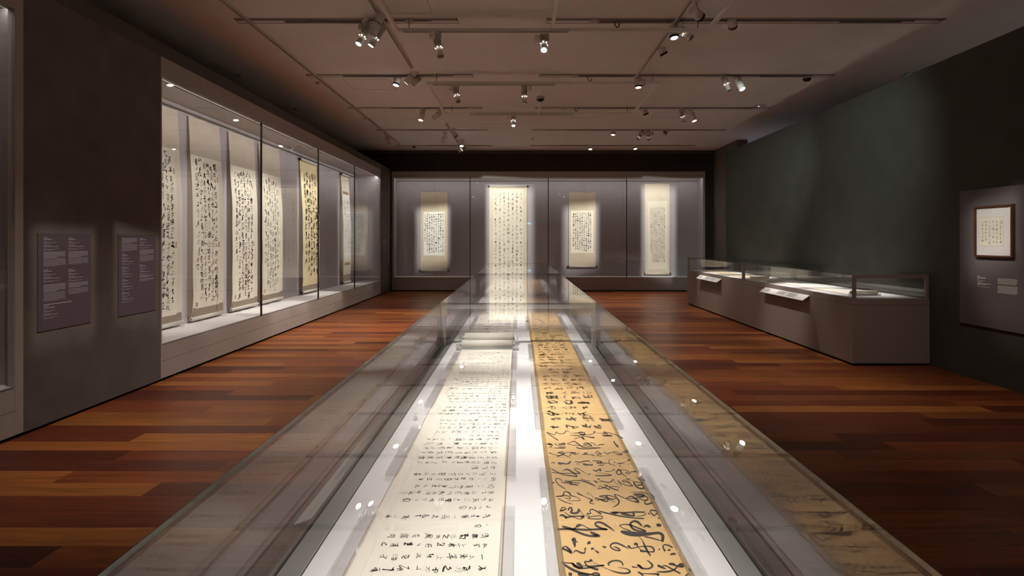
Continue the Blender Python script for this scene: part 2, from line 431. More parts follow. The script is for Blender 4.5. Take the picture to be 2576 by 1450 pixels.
class Ink:
    """brush strokes as flat ribbons; fmap turns sheet coordinates (u right, v down, metres) into a place"""
    def __init__(self, fmap):
        self.fmap = fmap; self.v = []; self.f = []
    def ribbon(self, pts, widths):
        n = len(pts); s = len(self.v)
        for i in range(n):
            a = pts[max(0, i-1)]; b = pts[min(n-1, i+1)]
            dx, dy = b[0]-a[0], b[1]-a[1]; L = math.hypot(dx, dy) or 1e-9
            nx, ny = -dy/L, dx/L; w = widths[i] * 0.5
            self.v.append(self.fmap(pts[i][0] + nx*w, pts[i][1] + ny*w)); self.v.append(self.fmap(pts[i][0] - nx*w, pts[i][1] - ny*w))
        for i in range(n - 1):
            k = s + 2*i
            self.f.append((k, k+1, k+3, k+2))
    def char(self, u, v, w, h, rng, bold=1.0, cursive=0.5, res=3, shear=0.0):
        """one character centred on (u, v)"""
        strokes = rng.choice(CHARS)
        jit = 0.035 + 0.05 * cursive
        ww = w * rng.uniform(0.75, 1.1); hh = h * rng.uniform(0.78, 1.12)
        th = min(w, h) * 0.088 * bold * rng.uniform(0.75, 1.35)
        last = None
        if cursive >= 0.8 and rng.random() < 0.62:
            # running hand: the strokes melt into one looping line, thick where the brush presses and thin between
            sel = strokes if len(strokes) <= 5 else [s for i, s in enumerate(strokes) if i in (0, len(strokes) - 1) or rng.random() < 0.5]
            pts = []
            for st in sel:
                a, b = st[0], st[-1]; m = st[len(st) // 2]
                press = rng.uniform(0.8, 1.5)
                for q, wd in ((a, press * .8), (m, press), (b, press * .7)):
                    if q is m and len(st) == 2: q = ((a[0] + b[0]) / 2, (a[1] + b[1]) / 2)
                    pts.append((u + (q[0] - .5 + rng.uniform(-jit, jit) - shear * (q[1] - .5)) * ww, v + (q[1] - .5 + rng.uniform(-jit, jit)) * hh, th * wd))
                pts.append((pts[-1][0] + rng.uniform(-.12, .12) * ww, pts[-1][1] + rng.uniform(-.04, .10) * hh, th * 0.3))
            pts.pop()
            sp = catmull(pts, max(2, res - 1))
            self.ribbon([(p[0], p[1]) for p in sp], [max(th * .18, p[2]) for p in sp])
            return
        for st in strokes:
            pts = [(p[0] - 0.5 + rng.uniform(-jit, jit), p[1] - 0.5 + rng.uniform(-jit, jit)) for p in st]
            if cursive > 0.3 and len(pts) == 2:
                m = ((pts[0][0]+pts[1][0])/2 + rng.uniform(-.06, .06), (pts[0][1]+pts[1][1])/2 + rng.uniform(-.06, .06))
                pts = [pts[0], m, pts[1]]
            pts = [(u + (p[0] - shear * p[1]) * ww, v + (p[1] - 0.10 * p[0]) * hh) for p in pts]
            if last and rng.random() < cursive * 0.55:
                mid = ((last[0] + pts[0][0]) / 2 + rng.uniform(-.05, .05) * ww, (last[1] + pts[0][1]) / 2 + rng.uniform(-.05, .05) * hh)
                lp = catmull([last, mid, pts[0]], 2)
                self.ribbon(lp, [th * 0.28] * len(lp))
            last = pts[-1]
            sp = catmull(pts, res)
            n = len(sp); a = rng.uniform(0.8, 1.25); e = rng.choice((0.25, 0.5, 0.9, 1.1))
            self.ribbon(sp, [th * (a + (e - a) * (i / (n - 1)) ** 1.5) * (1.0 - 0.25 * math.sin(math.pi * i / (n - 1))) for i in range(n)])
    def column(self, u, v0, v1, cw, ch, rng, along='v', **kw):
        """a column of characters from v0 down to v1"""
        t = v0
        sgn = 1 if v1 > v0 else -1
        while (v1 - t) * sgn > ch * 0.6:
            s = ch * rng.uniform(0.72, 1.25)
            self.char(u + rng.uniform(-.08, .08) * cw, t + sgn * s * 0.5, cw * rng.uniform(0.8, 1.15), s * 0.95, rng, **kw)
            t += sgn * s * rng.uniform(0.98, 1.15)
    def build(self, name, material, parent):
        o = mesh_obj(name, self.v, self.f, material, parent)
        o['kind'] = 'stuff'
        return o

# ------------------------------------------------------------------ the room
XL, XR = -4.06, 5.27            # faces of the side partitions
YB = 17.8                       # end wall
HC = 4.46                       # ceiling
HP = 3.86                       # top of the partitions
YF = -3.2                       # wall behind the camera

floor = struct(MB().box(-6.6, 8.6, YF, 19.2, -0.10, -0.012).build('floor', mat('floor_screed', (0.05, 0.03, 0.02), 0.8)),
               'reddish brown hardwood plank floor')
PW = 0.1915
WOODS = [(0.37, 0.135, 0.034), (0.30, 0.092, 0.024), (0.26, 0.069, 0.021), (0.215, 0.055, 0.018), (0.16, 0.040, 0.015), (0.11, 0.028, 0.013), (0.33, 0.112, 0.028), (0.235, 0.068, 0.022)]
OVR = {0: [(-9, -2.39, 5), (-2.39, -0.9, 1)], 1: [(-9, -0.6, 0)], 2: [(-9, -0.7, 4)], 3: [(-9, -1.5, 4), (-1.5, 0, 5)],
       4: [(-9, -2.36, 0), (-2.36, -0.9, 5)], 5: [(-9, -3.08, 6), (-3.08, -1.0, 2)], 6: [(-9, -2.1, 5), (-2.1, -0.6, 4)], 7: [(-9, -2.95, 5), (-2.95, -1.1, 3)],
       8: [(-9, -1.4, 6)], 9: [(-9, -3.1, 4), (-3.1, -1.3, 6)], 10: [(-9, -1.9, 4)], 11: [(-9, -2.2, 0), (-2.2, -0.4, 7)]}
rng = random.Random(5)
plank_meshes = {}
def plank_mesh(L):
    key = round(L, 2)
    if key not in plank_meshes:
        g = 0.0006
        o = MB().box(g, key - g, g, PW - g, -0.012, 0.0)
        me = bpy.data.meshes.new('plank'); me.from_pydata(o.v, [], o.f); me.materials.append(PLANK)
        plank_meshes[key] = me
    return plank_meshes[key], key
def shade(i, r):
    c = WOODS[i]; k = r.uniform(0.86, 1.14)
    return (c[0]*k, c[1]*k*r.uniform(0.95, 1.05), c[2]*k, 1.0)
far_v, far_f, far_c = [], [], []
row0 = 2.745
for r in range(-31, 81):
    y = row0 + r * PW
    single = -3 <= r <= 33
    x = -4.75 + rng.uniform(-1.2, 0.0) if single else -6.4 + rng.uniform(-1, 0)
    xe = 5.3 if single else 8.4
    segs = []
    if r in OVR:
        x = -4.75
        for (a, b, ci) in OVR[r]:
            segs.append((max(a, x), b, ci)); x = b
    while x < xe:
        L = round(rng.choice((0.9, 1.2, 1.5, 1.8, 2.1, 2.4)) + rng.uniform(-.1, .1), 1)
        segs.append((x, x + L, rng.choices(range(8), (2, 4, 5, 5, 4, 2, 3, 5))[0])); x += L
    for (a, b, ci) in segs:
        if single:
            me, L = plank_mesh(b - a)
            o = bpy.data.objects.new('plank', me); o.location = (a, y, rng.uniform(-0.0004, 0.0))
            o.color = shade(ci, rng); o.parent = floor; col.objects.link(o)
        else:
            n = len(far_v); m = MB().box(a + .0006, b - .0006, y + .0006, y + PW - .0006, -0.012, rng.uniform(-0.0004, 0))
            far_v += m.v; far_f += [tuple(i + n for i in q) for q in m.f]; far_c += [shade(ci, rng)] * 6
far = mesh_obj('plank_field', far_v, far_f, PLANKS, floor); far['kind'] = 'stuff'
at = far.data.attributes.new('tint', 'FLOAT_COLOR', 'FACE')
at.data.foreach_set('color', [q for c in far_c for q in c])

ceiling = struct(MB().box(-6.6, 8.6, YF, 19.4, HC, HC + 0.12).build('ceiling', CEIL), 'plain white ceiling above the track lights')
for k, (x0, x1, y0, y1) in enumerate([(-1.66, -1.08, 6.1, 7.05), (-0.95, -0.15, 13.75, 14.2), (0.9, 1.75, 12.55, 13.05), (3.1, 3.95, 12.5, 13.1), (-3.1, -2.3, 9.9, 10.6), (-3.1, -2.3, 12.4, 13.1)]):
    m = MB(); t = 0.006
    for b in ((x0, x1, y0, y0+t), (x0, x1, y1-t, y1), (x0, x0+t, y0, y1), (x1-t, x1, y0, y1)): m.box(*b, HC - 0.002, HC + 0.01)
    m.build('access_panel_joint', SLOTM, ceiling)

# left partition: dark wall pieces around the built-in cases
for nm, y0, y1 in (('wall_left', 4.60, 6.37), ('wall_left', 16.52, YB), ('wall_left', YF, 1.0)):
    struct(MB().box(-5.0, XL, y0, y1, 0.025, 3.70).build(nm, WALLDARK), 'dark charcoal partition wall beside the built-in cases')
struct(MB().box(-5.0, XL - 0.03, YF, YB, 0.0, 0.025).build('baseboard_left', BLACK), 'black shadow gap under the partition')
struct(MB().box(-5.0, XL, YF, YB, 3.70, HP).build('trim_1', BULKHEAD), 'grey band along the top of the partition')
struct(MB().box(-5.0, -4.86, 1.0, YB, 0.0, 3.70).build('wall_left', WALLDARK), 'back of the partition behind the cases')
# right partition
struct(MB().box(XR, XR + 0.35, YF, 14.2, 0.0, HP - 0.02).build('wall_right', WALLGREEN), 'dark green-black partition wall with soft pools of light')
struct(MB().box(6.2, 6.5, 15.9, 18.6, 0.0, HC).build('wall_right', WALLDARK), 'dark return wall in the far corner')
struct(MB().box(XR + 0.35, 6.2, 14.0, 14.2, 2.9, HP).build('wall_right', WALLDARK), 'dark bulkhead over the far opening')
# end wall above and around the case
struct(MB().box(-6.6, -4.03, YB, 18.7, 0.0, HC).build('wall_back', WALLEND), 'dark end wall beside the case')
struct(MB().box(5.93, 6.25, YB, 18.7, 0.0, HC).build('wall_back', WALLEND), 'dark end wall beside the case')
struct(MB().box(-4.03, 5.93, YB, 18.7, 3.80, HC).build('wall_back', WALLEND), 'dark end wall above the case')
struct(MB().box(-4.03, 5.93, 18.60, 18.7, 0.0, 3.80).build('wall_back', WALLEND), 'dark end wall behind the case')
struct(MB().box(-6.6, 6.2, YB - 0.06, YB, HC - 0.10, HC).build('trim_2', BULKHEAD), 'narrow ledge where the end wall meets the ceiling')
# outer shell of the building and the wall behind the visitor
struct(MB().box(-6.8, -6.6, YF, 19.2, 0.0, HC).build('wall_left', WALLDARK), 'outer dark wall beyond the partition')
struct(MB().box(8.6, 8.8, YF, 19.2, 0.0, HC).build('wall_right', WALLDARK), 'outer dark wall beyond the partition')
struct(MB().box(-6.6, 8.6, YF - 0.2, YF, 0.0, HC).build('wall_front', CASEPAINT), 'pale grey wall behind the visitor')  # unseen wall, made pale to bounce light onto faces toward the viewer
struct(MB().box(6.5, 8.6, 19.0, 19.2, 0.0, HC).build('wall_back', WALLDARK), 'dark wall of the next room')

# ------------------------------------------------------------------ built-in wall cases
def wall_case(label, frame_o, u, n, bays, bay, power, endw=0.02, mount=(), h_top=3.70, h_open=3.47, h_glass=0.42, liner=LINER, lit=True):
    """a glazed wall case; frame_o = near lower corner on the front face, u = along the front, n = out of the case"""
    u = Vector(u); n = Vector(n); up = Vector((0, 0, 1)); o = Vector(frame_o)
    W = bays * bay; D = 0.70
    t = thing('wall_case', label, 'display case', tuple(o + u * (W / 2)))
    def bx(name, a0, a1, d0, d1, z0, z1, m, parent=t, bevel=0.0):
        """a along u, d depth into the wall (positive inwards), z up"""
        b = MB(); c = o + u * ((a0 + a1) / 2) - n * ((d0 + d1) / 2) + up * ((z0 + z1) / 2)
        b.obox(c, u, n, up, abs(a1 - a0) / 2, abs(d1 - d0) / 2, abs(z1 - z0) / 2)
        return b.build(name, m, parent, bevel=bevel)
    bx('plinth', 0.0, W, 0.03, D, 0.0, 0.028, BLACK)
    e = endw
    bx('end_post', 0, e, 0.0, 0.06, 0.03, h_top, CASEPAINT); bx('end_post', W - e, W, 0.0, 0.06, 0.03, h_top, CASEPAINT)
    bx('end_panel', 0, 0.02, 0.06, D, h_glass - 0.02, h_open + .03, liner); bx('end_panel', W - 0.02, W, 0.06, D, h_glass - 0.02, h_open + .03, liner)
    for k in range(bays):
        a0 = max(e, k * bay); a1 = min(W - e, (k + 1) * bay)
        bx('lower_skirting', a0 + .0015, a1 - .0015, 0.0, 0.06, 0.03, 0.222, CASEPAINT)
        bx('upper_skirting', a0 + .0015, a1 - .0015, 0.002, 0.06, 0.226, h_glass - 0.014, CASEPAINT)
        bx('fascia', a0 + .0008, a1 - .0008, 0.0, 0.06, h_open, h_top, CASEPAINT)
        for q in (0.3, 0.72):
            c = o + u * (a0 + q * bay) + up * (h_open + 0.13); MB().cyl(c, c + n * 0.002, 0.008, n=8).build('screw_hole', BLACK, t)
            c = o + u * (a0 + (q + 0.05) * bay) + up * 0.13; MB().cyl(c, c + n * 0.002, 0.006, n=8).build('screw_hole', BLACK, t)
        bx('glass_pane', a0 + 0.004, a1 - 0.004, 0.018, 0.030, h_glass - 0.012, h_open, CASEGLASS)
        if k: bx('glass_joint', k * bay - 0.011, k * bay + 0.011, 0.012, 0.036, h_glass - 0.012, h_open + 0.01, SEAM)
        for h in (0, 1):
            b0 = max(0.02, (k + h * 0.5) * bay); b1 = min(W - 0.02, (k + h * 0.5 + 0.5) * bay)
            bx('back_panel', b0 + 0.002, b1 - 0.002, D - 0.02, D, h_glass, h_open + 0.03, liner)
    bx('skirting_seam', e, W - e, 0.01, 0.05, 0.220, 0.228, SEAM)
    bx('glass_sill', e, W - e, 0.008, 0.05, h_glass - 0.016, h_glass - 0.012, SEAM)
    bx('backing', 0.0, W, D, D + 0.03, h_glass - 0.02, h_open, SEAM)
    bx('case_deck', 0.0, W, 0.036, D, h_glass - 0.03, h_glass, DECKW if lit else liner)
    bx('soffit', 0.0, W, 0.061, D, h_open + 0.03, h_open + 0.042, SOFFIT)
    bx('light_slot', 0.0, W, 0.150, 0.172, h_open + 0.0275, h_open + 0.03, BLACK)
    rail = MB(); rail.cyl(o + u * 0.05 - n * (D - 0.05) + up * (h_open - 0.035), o + u * (W - 0.05) - n * (D - 0.05) + up * (h_open - 0.035), 0.009, n=8)
    rail.build('hanging_rail', STEEL, t)
    for (a0, a1, z0, z1) in mount:
        m = MB(); q = o - n * (D - 0.021)
        pts = [(a, d, z) for a in (a0, a1) for d, z in ((0, z0), (0.082, z0), (0.082, z0 + (z1-z0)*0.6), (0.012, z1), (0, z1))]
        m.v = [tuple(q + u * a + n * d + up * z) for a, d, z in pts]
        m.f = [(0, 1, 2, 3, 4), (9, 8, 7, 6, 5), (0, 5, 6, 1), (1, 6, 7, 2), (2, 7, 8, 3), (3, 8, 9, 4), (4, 9, 5, 0)]
        m.build('mounting_board', MOUNT, t)
    if lit:
        for k in range(bays):
            c = o + u * ((k + 0.5) * bay) - n * 0.092 + up * (h_open + 0.024)
            d = bpy.data.lights.new('light_strip', 'AREA'); d.shape = 'RECTANGLE'; d.size = bay - 0.05; d.size_y = 0.012
            d.energy = power; d.color = (1.0, 0.93, 0.86)
            lo = bpy.data.objects.new('light_strip', d)
            z = -( -n * 0.75 - up * 1.0).normalized()     # light looks along -z
            x = u.normalized(); y = z.cross(x)
            R = Matrix((x, y, z)).transposed()
            lo.rotation_euler = R.to_euler(); lo.location = c - origin_of(t); lo.parent = t
            col.objects.link(lo)
    return t

S_LEFT = [(6.93, 7.76), (8.02, 8.85), (9.125, 10.0), (10.19, 11.06)]
left_case = wall_case('long grey built-in wall case with six hanging calligraphy scrolls behind glass', (XL, 6.37, 0), (0, 1, 0), (1, 0, 0), 4, 2.5375, CASE_GLOW,
          mount=[(a - 6.37 + .005, b - 6.37 - .005, 0.50, 3.37) for a, b in S_LEFT] + [(12.1 - 6.37, 13.1 - 6.37, 0.52, 3.3), (14.9 - 6.37, 15.55 - 6.37, 0.52, 3.3)])
near_case = wall_case('dim empty wall case at the edge of the picture beside the dark wall', (XL, 1.0, 0), (0, 1, 0), (1, 0, 0), 1, 3.60, 4.0, endw=0.075, lit=True,  # dim light strip added here to brighten the dark interior
          liner=mat('near_liner', (0.34, 0.31, 0.30), 0.9))
back_case = wall_case('wide grey wall case across the end wall holding four lit scrolls', (-4.02, YB, 0), (1, 0, 0), (0, -1, 0), 4, 2.487, BACK_GLOW, endw=0.065, h_top=3.80, h_open=3.60, h_glass=0.44)
blk = MB().box(-4.3, -4.22, 4.36, 4.44, 0.42, 0.475).build('acrylic_block', CAMW, None, bevel=0.004)
tag(blk, 'small white block on the deck of the dim wall case', 'block')

# ------------------------------------------------------------------ free-standing and wall table vitrines
def portal(m, x0, x1, y0, y1, z0, z1, side, top, bottom, rad=0.02):
    """a flat frame with a rounded opening, in the x-z plane, thick in y"""
    n = 5
    inner = []
    ix0, ix1, iz0, iz1 = x0 + side, x1 - side, z0 + bottom, z1 - top
    for cx, cz, a0 in ((ix1 - rad, iz1 - rad, 0), (ix0 + rad, iz1 - rad, 90), (ix0 + rad, iz0 + rad, 180), (ix1 - rad, iz0 + rad, 270)):
        for k in range(n + 1):
            a = math.radians(a0 + 90 * k / n); inner.append((cx + rad * math.cos(a), cz + rad * math.sin(a)))
    outer = []
    for (x, z), q in zip(inner, [c for c in range(4) for _ in range(n + 1)]):
        outer.append(((x1, z1), (x0, z1), (x0, z0), (x1, z0))[q])
    N = len(inner); s = len(m.v)
    for y in (y0, y1):
        m.v += [(p[0], y, p[1]) for p in inner] + [(p[0], y, p[1]) for p in outer]
    for k in range(N):
        k2 = (k + 1) % N
        i, i2, o, o2 = s + k, s + k2, s + N + k, s + N + k2
        I, I2, O, O2 = i + 2*N, i2 + 2*N, o + 2*N, o2 + 2*N
        if outer[k] == outer[k2]:
            m.f += [(i, i2, o), (I, O, I2)]
        else:
            m.f += [(i, i2, o2, o), (I, O, O2, I2), (o, o2, O2, O)]
        m.f += [(i, I, I2, i2)]
    return m

def table_vitrine(label, x0, x1, y0, y1, h_base, h_rim, h_top, frame_mat, rim_mat, group, wall_side=False, near_end=True, far_end=True, rimw=0.07):
    t = thing('table_vitrine', label, 'display case', ((x0 + x1) / 2, (y0 + y1) / 2, 0), group)
    g = 0.0015
    MB().box(x0 + 0.03, x1 - 0.03, y0 + (0.02 if near_end else 0), y1 - 0.02, 0.0, 0.03).build('plinth', BLACK, t)
    MB().box(x0 + g, x1 - g, y0 + g, y1 - g, 0.03, h_base - 0.004).build('base', TAUPE, t, bevel=0.002)
    MB().box(x0 + 0.008, x1 - 0.008, y0 + .004, y1 - .004, h_base - 0.006, h_base + 0.002).build('base_seam', SEAM, t)
    # rim around the deck
    for a in ((x0 + g, x0 + rimw, y0 + g, y1 - g), (x1 - rimw, x1 - g, y0 + g, y1 - g)):
        MB().box(*a, h_base, h_rim).build('rim', rim_mat, t, bevel=0.0015)
    if near_end: MB().box(x0 + rimw, x1 - rimw, y0 + g, y0 + 0.05, h_base, h_rim).build('rim', rim_mat, t)
    if far_end: MB().box(x0 + rimw, x1 - rimw, y1 - 0.05, y1 - g, h_base, h_rim).build('rim', rim_mat, t)
    ya = y0 + (0.052 if near_end else 0.0006); yb = y1 - (0.052 if far_end else 0.0006)
    MB().box(x0 + rimw - 0.004, x1 - rimw + 0.004, y0 + .004, y1 - .004, h_base, h_rim - 0.012).build('deck_gap', SEAM, t)
    half = (ya + yb) / 2
    MB().box(x0 + rimw + 0.005, x1 - rimw - 0.005, ya, half - .0006, h_rim - 0.02, h_rim + 0.002).build('deck', DECKW, t)
    MB().box(x0 + rimw + 0.005, x1 - rimw - 0.005, half + .0006, yb, h_rim - 0.02, h_rim + 0.002).build('deck', DECKW, t)
    # glass hood
    gt = 0.010
    MB().box(x0 + 0.002, x0 + 0.002 + gt, y0 + .002, y1 - .002, h_rim - 0.02, h_top - gt - 0.0012).build('side_glass', GLASS, t)
    MB().box(x1 - 0.002 - gt, x1 - 0.002, y0 + .002, y1 - .002, h_rim - 0.02, h_top - gt - 0.0012).build('side_glass', GLASS, t)
    MB().box(x0 + 0.002, x1 - 0.002, y0 + .0015, y1 - .0015, h_top - gt, h_top).build('top_glass', GLASS, t)
    for xa in () if wall_side else (x0 + 0.0125, x1 - 0.0185):
        MB().box(xa, xa + 0.006, y0 + .004, y1 - .004, h_rim - 0.02, h_rim + 0.001).build('glass_seal', BLACK, t)
    for xa, xb in ((x0 - 0.0006, x0 + 0.0016), (x1 - 0.0016, x1 + 0.0006)):
        MB().box(xa, xb, y0 + .002, y1 - .002, h_top - gt, h_top - 0.001).build('glass_edge', mat('glass_edge_green', (0.05, 0.062, 0.06), 0.25, spec=0.6), t)
    MB().box(x0 + 0.001, x1 - 0.001, y1 - .0014, y1 + .0014, h_top - gt, h_top + .0004).build('glass_joint', SEAM, t)
    for yy in (y0 + 0.002, y1 - 0.030):
        m = portal(MB(), x0 + 0.0135, x1 - 0.0135, yy, yy + 0.028, h_rim - 0.036, h_top - gt - 0.001, 0.026 if not wall_side else 0.038, 0.024 if not wall_side else 0.045, 0.016)
        m.build('end_frame', frame_mat, t)
    if wall_side:
        MB().box(x0 + 0.053, x1 - 0.053, y0 + 0.014, y0 + 0.022, h_rim + 0.012, h_top - gt - 0.05).build('end_glass', GLASS, t)
    return t

VX0, VX1 = -0.542, 0.546
V_BASE, V_RIM, V_TOP = 0.80, 0.875, 1.17
for k, (y0, y1, lab) in enumerate([(0.38, 3.865, 'long glass table vitrine in the foreground with an ivory and a gold handscroll'),
                                   (3.867, 7.35, 'middle glass table vitrine of the central row, behind the foreground one'),
                                   (7.352, 10.83, 'farthest glass table vitrine of the central row, before the end wall')]):
    table_vitrine(lab, VX0, VX1, y0, y1, V_BASE, V_RIM, V_TOP, mat('portal_grey', (0.44, 0.42, 0.40), 0.45), RIMGREY, 'central row of table vitrines', near_end=(k == 0), far_end=(k == 2))
W_BASE, W_RIM, W_TOP = 0.78, 0.855, 1.173
table_vitrine('taupe wall vitrine nearest the framed calligraphy, with a rolled scroll at its end', 4.27, 5.262, 7.17, 10.715, W_BASE, W_RIM, W_TOP, TAUPE, TAUPE, 'wall vitrines', wall_side=True)
table_vitrine('taupe wall vitrine at the far end of the dark wall', 4.27, 5.262, 10.72, 14.18, W_BASE, W_RIM, W_TOP, TAUPE, TAUPE, 'wall vitrines', wall_side=True)

# sloping label plates
def label_plate(label, x, ya, yb, h, out, drop, side, group='sloping label plates'):
    """side = -1: plate leans out towards -x"""
    t = thing('label_plate', label, 'label plate', (x, (ya + yb) / 2, h), group)
    a = Vector((x, 0, h)); b = Vector((x + side * out, 0, h - drop))
    d = (b - a).normalized(); nrm = Vector((-d.z, 0, d.x)) * (1 if side < 0 else -1)
    if nrm.z < 0: nrm = -nrm
    m = MB(); L = (b - a).length; Y = Vector((0, 1, 0))
    m.obox((a + b) / 2 + Y * ((ya + yb) / 2), d, Y, nrm, L / 2, (yb - ya) / 2, 0.003)
    pl_ = m.build('plate', PLATE, t)
    k = MB(); r = random.Random(3)
    for (c0, c1, n, f) in ((0.10, 0.30, 9, .5), (0.38, 0.58, 9, .95), (0.62, 0.82, 11, .95)):
        for q in range(n):
            w = (c1 - c0) * (f * r.uniform(.75, 1))
            # lines run along y, starting at the end that reads first
            s0 = yb - (yb - ya) * c0 if side < 0 else ya + (yb - ya) * c0
            s1 = s0 + (-1 if side < 0 else 1) * (yb - ya) * w
            p = a + d * (L * (0.2 + 0.06 * q)) + nrm * 0.0036
            k.obox(p + Y * ((s0 + s1) / 2), d, Y, nrm, 0.0016, abs(s1 - s0) / 2, 0.0003)
    k.build('lettering', PLATET, pl_)['kind'] = 'stuff'
    br = MB()
    for yy in (ya + 0.2, yb - 0.2): br.obox(a + d * 0.03 - nrm * 0.012 + Y * yy, d, Y, nrm, 0.03, 0.012, 0.009)
    br.build('bracket', STEEL, t)
    return t
label_plate('white label plate leaning out from the near wall vitrine', 4.268, 8.22, 9.69, 0.795, 0.105, 0.075, -1)
label_plate('white label plate leaning out from the far wall vitrine', 4.268, 11.78, 13.15, 0.795, 0.105, 0.075, -1)
label_plate('cream label plate on the outer side of the foreground table vitrine', -0.544, 1.66, 3.10, 0.80, 0.121, 0.045, -1)

# ------------------------------------------------------------------ hanging scrolls
UP = Vector((0, 0, 1))
def hanging_scroll(label, o, u, n, W, z0, z1, silk, sheet=None, sheet_mat=None, text=None, bulge=0.09, seed=1, knob=KNOBD, roller=KNOBW, top_roller=False,
                   bands=(), seals=(), hang=0.12, roller_out=0.02, taper=0.0, rail_z=None, group='hanging scrolls', ink_mat=INK, stave=True, tight=1.0):
    o = Vector(o); u = Vector(u); n = Vector(n); H = z1 - z0
    t = thing('hanging_scroll', label, 'scroll', tuple(o + u * (W / 2) + UP * z0), group)
    r = random.Random(seed)
    ph = r.uniform(0, 6)
    def dist(v):
        q = min(1, max(0, v / H))
        base = 0.018 + (bulge - 0.018) * min(1, q / 0.45) ** 0.9
        if q > 0.88: base += (0.05 - base) * ((q - 0.88) / 0.12) ** 2 * 0.7
        return base + 0.003 * math.sin(7 * q * 3.1 + ph) * min(1, q * 4)
    def S(a, v, off=0.0):
        q = v / H
        a2 = W / 2 + (a - W / 2) * (1 - taper * q)
        return o + u * a2 + n * (dist(v) + off) + UP * (z1 - v)
    def sheet_mesh(name, a0, a1, v0, v1, off, th, m, nv=28, parent=t):
        V = []; Fc = []
        for i in range(nv + 1):
            v = v0 + (v1 - v0) * i / nv
            V += [tuple(S(a0, v, off)), tuple(S(a1, v, off)), tuple(S(a1, v, off - th)), tuple(S(a0, v, off - th))]
        for i in range(nv):
            k = 4 * i
            for e in range(4):
                e2 = (e + 1) % 4
                Fc.append((k + e, k + 4 + e, k + 4 + e2, k + e2))
        Fc += [(0, 1, 2, 3), (4*nv+3, 4*nv+2, 4*nv+1, 4*nv)]
        return mesh_obj(name, V, Fc, m, parent)
    base_part = sheet_mesh('mounting', 0, W, 0.0, H - 0.02, 0.0, 0.003, silk)
    if sheet:
        base_part = sheet_mesh('paper', sheet[0], sheet[1], sheet[2], sheet[3], 0.0012, 0.001, sheet_mat)
    for (a0, a1, v0, v1, m) in bands:
        sheet_mesh('brocade_band' if m is BROCADE else 'header_silk', a0, a1, v0, v1, 0.0015, 0.001, m, nv=8)
    if text:
        ink = Ink(lambda a, v: tuple(S(a, v, 0.0032)))
        ig = Ink(lambda a, v: tuple(S(a, v, 0.0032)))
        for (a, v0, v1, cw, ch, kw) in text:
            k = dict(kw); grey = k.pop('grey', 0.0)
            t_ = v0
            while t_ < v1 - ch * 0.4:
                s = ch * r.uniform(0.7, 1.35)
                if t_ + s > v1 + ch * 0.2: break
                tgt = ig if r.random() < grey else ink
                kk = dict(k); kk['bold'] = kk.get('bold', 1.0) * r.choice((0.7, 0.85, 1.0, 1.0, 1.3))
                tgt.char(a + r.uniform(-.1, .1) * cw, t_ + s / 2, cw * r.uniform(.8, 1.15), s * .95, r, **kk)
                t_ += s * r.uniform(1.0, 1.14) * tight
        if ink.v: ink.build('calligraphy', ink_mat, base_part)
        if ig.v: ig.build('pale_calligraphy', INKG, base_part)
    for (a0, a1, v0, v1, m) in seals:
        seal_ = sheet_mesh('seal', a0, a1, v0, v1, 0.0035, 0.001, m, nv=1)
        q = Ink(lambda a, v: tuple(S(a, v, 0.0042)))
        for k in range(3):
            x = a0 + (a1 - a0) * (0.25 + 0.25 * k)
            q.ribbon([(x, v0 + (v1 - v0) * .12), (x + (a1-a0)*.06, v0 + (v1 - v0) * .5), (x, v0 + (v1 - v0) * .88)], [(a1 - a0) * .09] * 3)
        q.build('seal_carving', SILKC, seal_)
    # roller at the foot
    def rollerat(v, rad, out, d):
        c0 = o + u * (-0.0) + n * d + UP * (z1 - v); c1 = c0 + u * W
        rl_ = MB().cyl(c0 + u * (W * taper / 2), c1 - u * (W * taper / 2), rad, n=20).build('roller', roller if out > 0.03 or knob is KNOBW else silk, t, smooth=True)
        for a, b in ((c0, c0 - u * out), (c1, c1 + u * out)):
            MB().cyl(a, b, rad * 0.98, rad * 0.9, n=16).build('knob', knob, rl_, smooth=True)
            if knob is KNOBW:
                MB().cyl(b, b + (b - a).normalized() * 0.002, rad * 0.62, n=14).build('knob_inlay', MOUNT, rl_)
    rollerat(H, 0.030, roller_out, dist(H) + 0.012)
    if top_roller:
        rollerat(-0.005, 0.030, 0.045, 0.035)
    elif stave:
        MB().cyl(S(0, 0.0) - n * 0.004, S(W, 0.0) - n * 0.004, 0.009, n=10).build('stave', silk, t)
    rz = rail_z if rail_z else z1 + hang
    mid = o + u * (W / 2) + n * 0.02 + UP * (z1 + 0.05)
    cd = MB()
    if top_roller:
        for a in (0.03, W - 0.03):
            p = o + u * a + n * 0.035 + UP * (z1 + 0.02); cd.tube([p, Vector((p.x, p.y, rz))], 0.0022)
        cd.build('hanging_wire', STEEL, t)
    else:
        A = o + u * (W * 0.14) + n * 0.02 + UP * (z1 + 0.004); B = o + u * (W * 0.86) + n * 0.02 + UP * (z1 + 0.004)
        cd.tube([A, A * .5 + mid * .5 - UP * .008, mid, B * .5 + mid * .5 - UP * .008, B], 0.0028)
        cd.build('cord', CORD, t)
        MB().tube([mid, Vector((mid.x, mid.y, rz))], 0.0028).build('hook', STEEL, t)
    return t

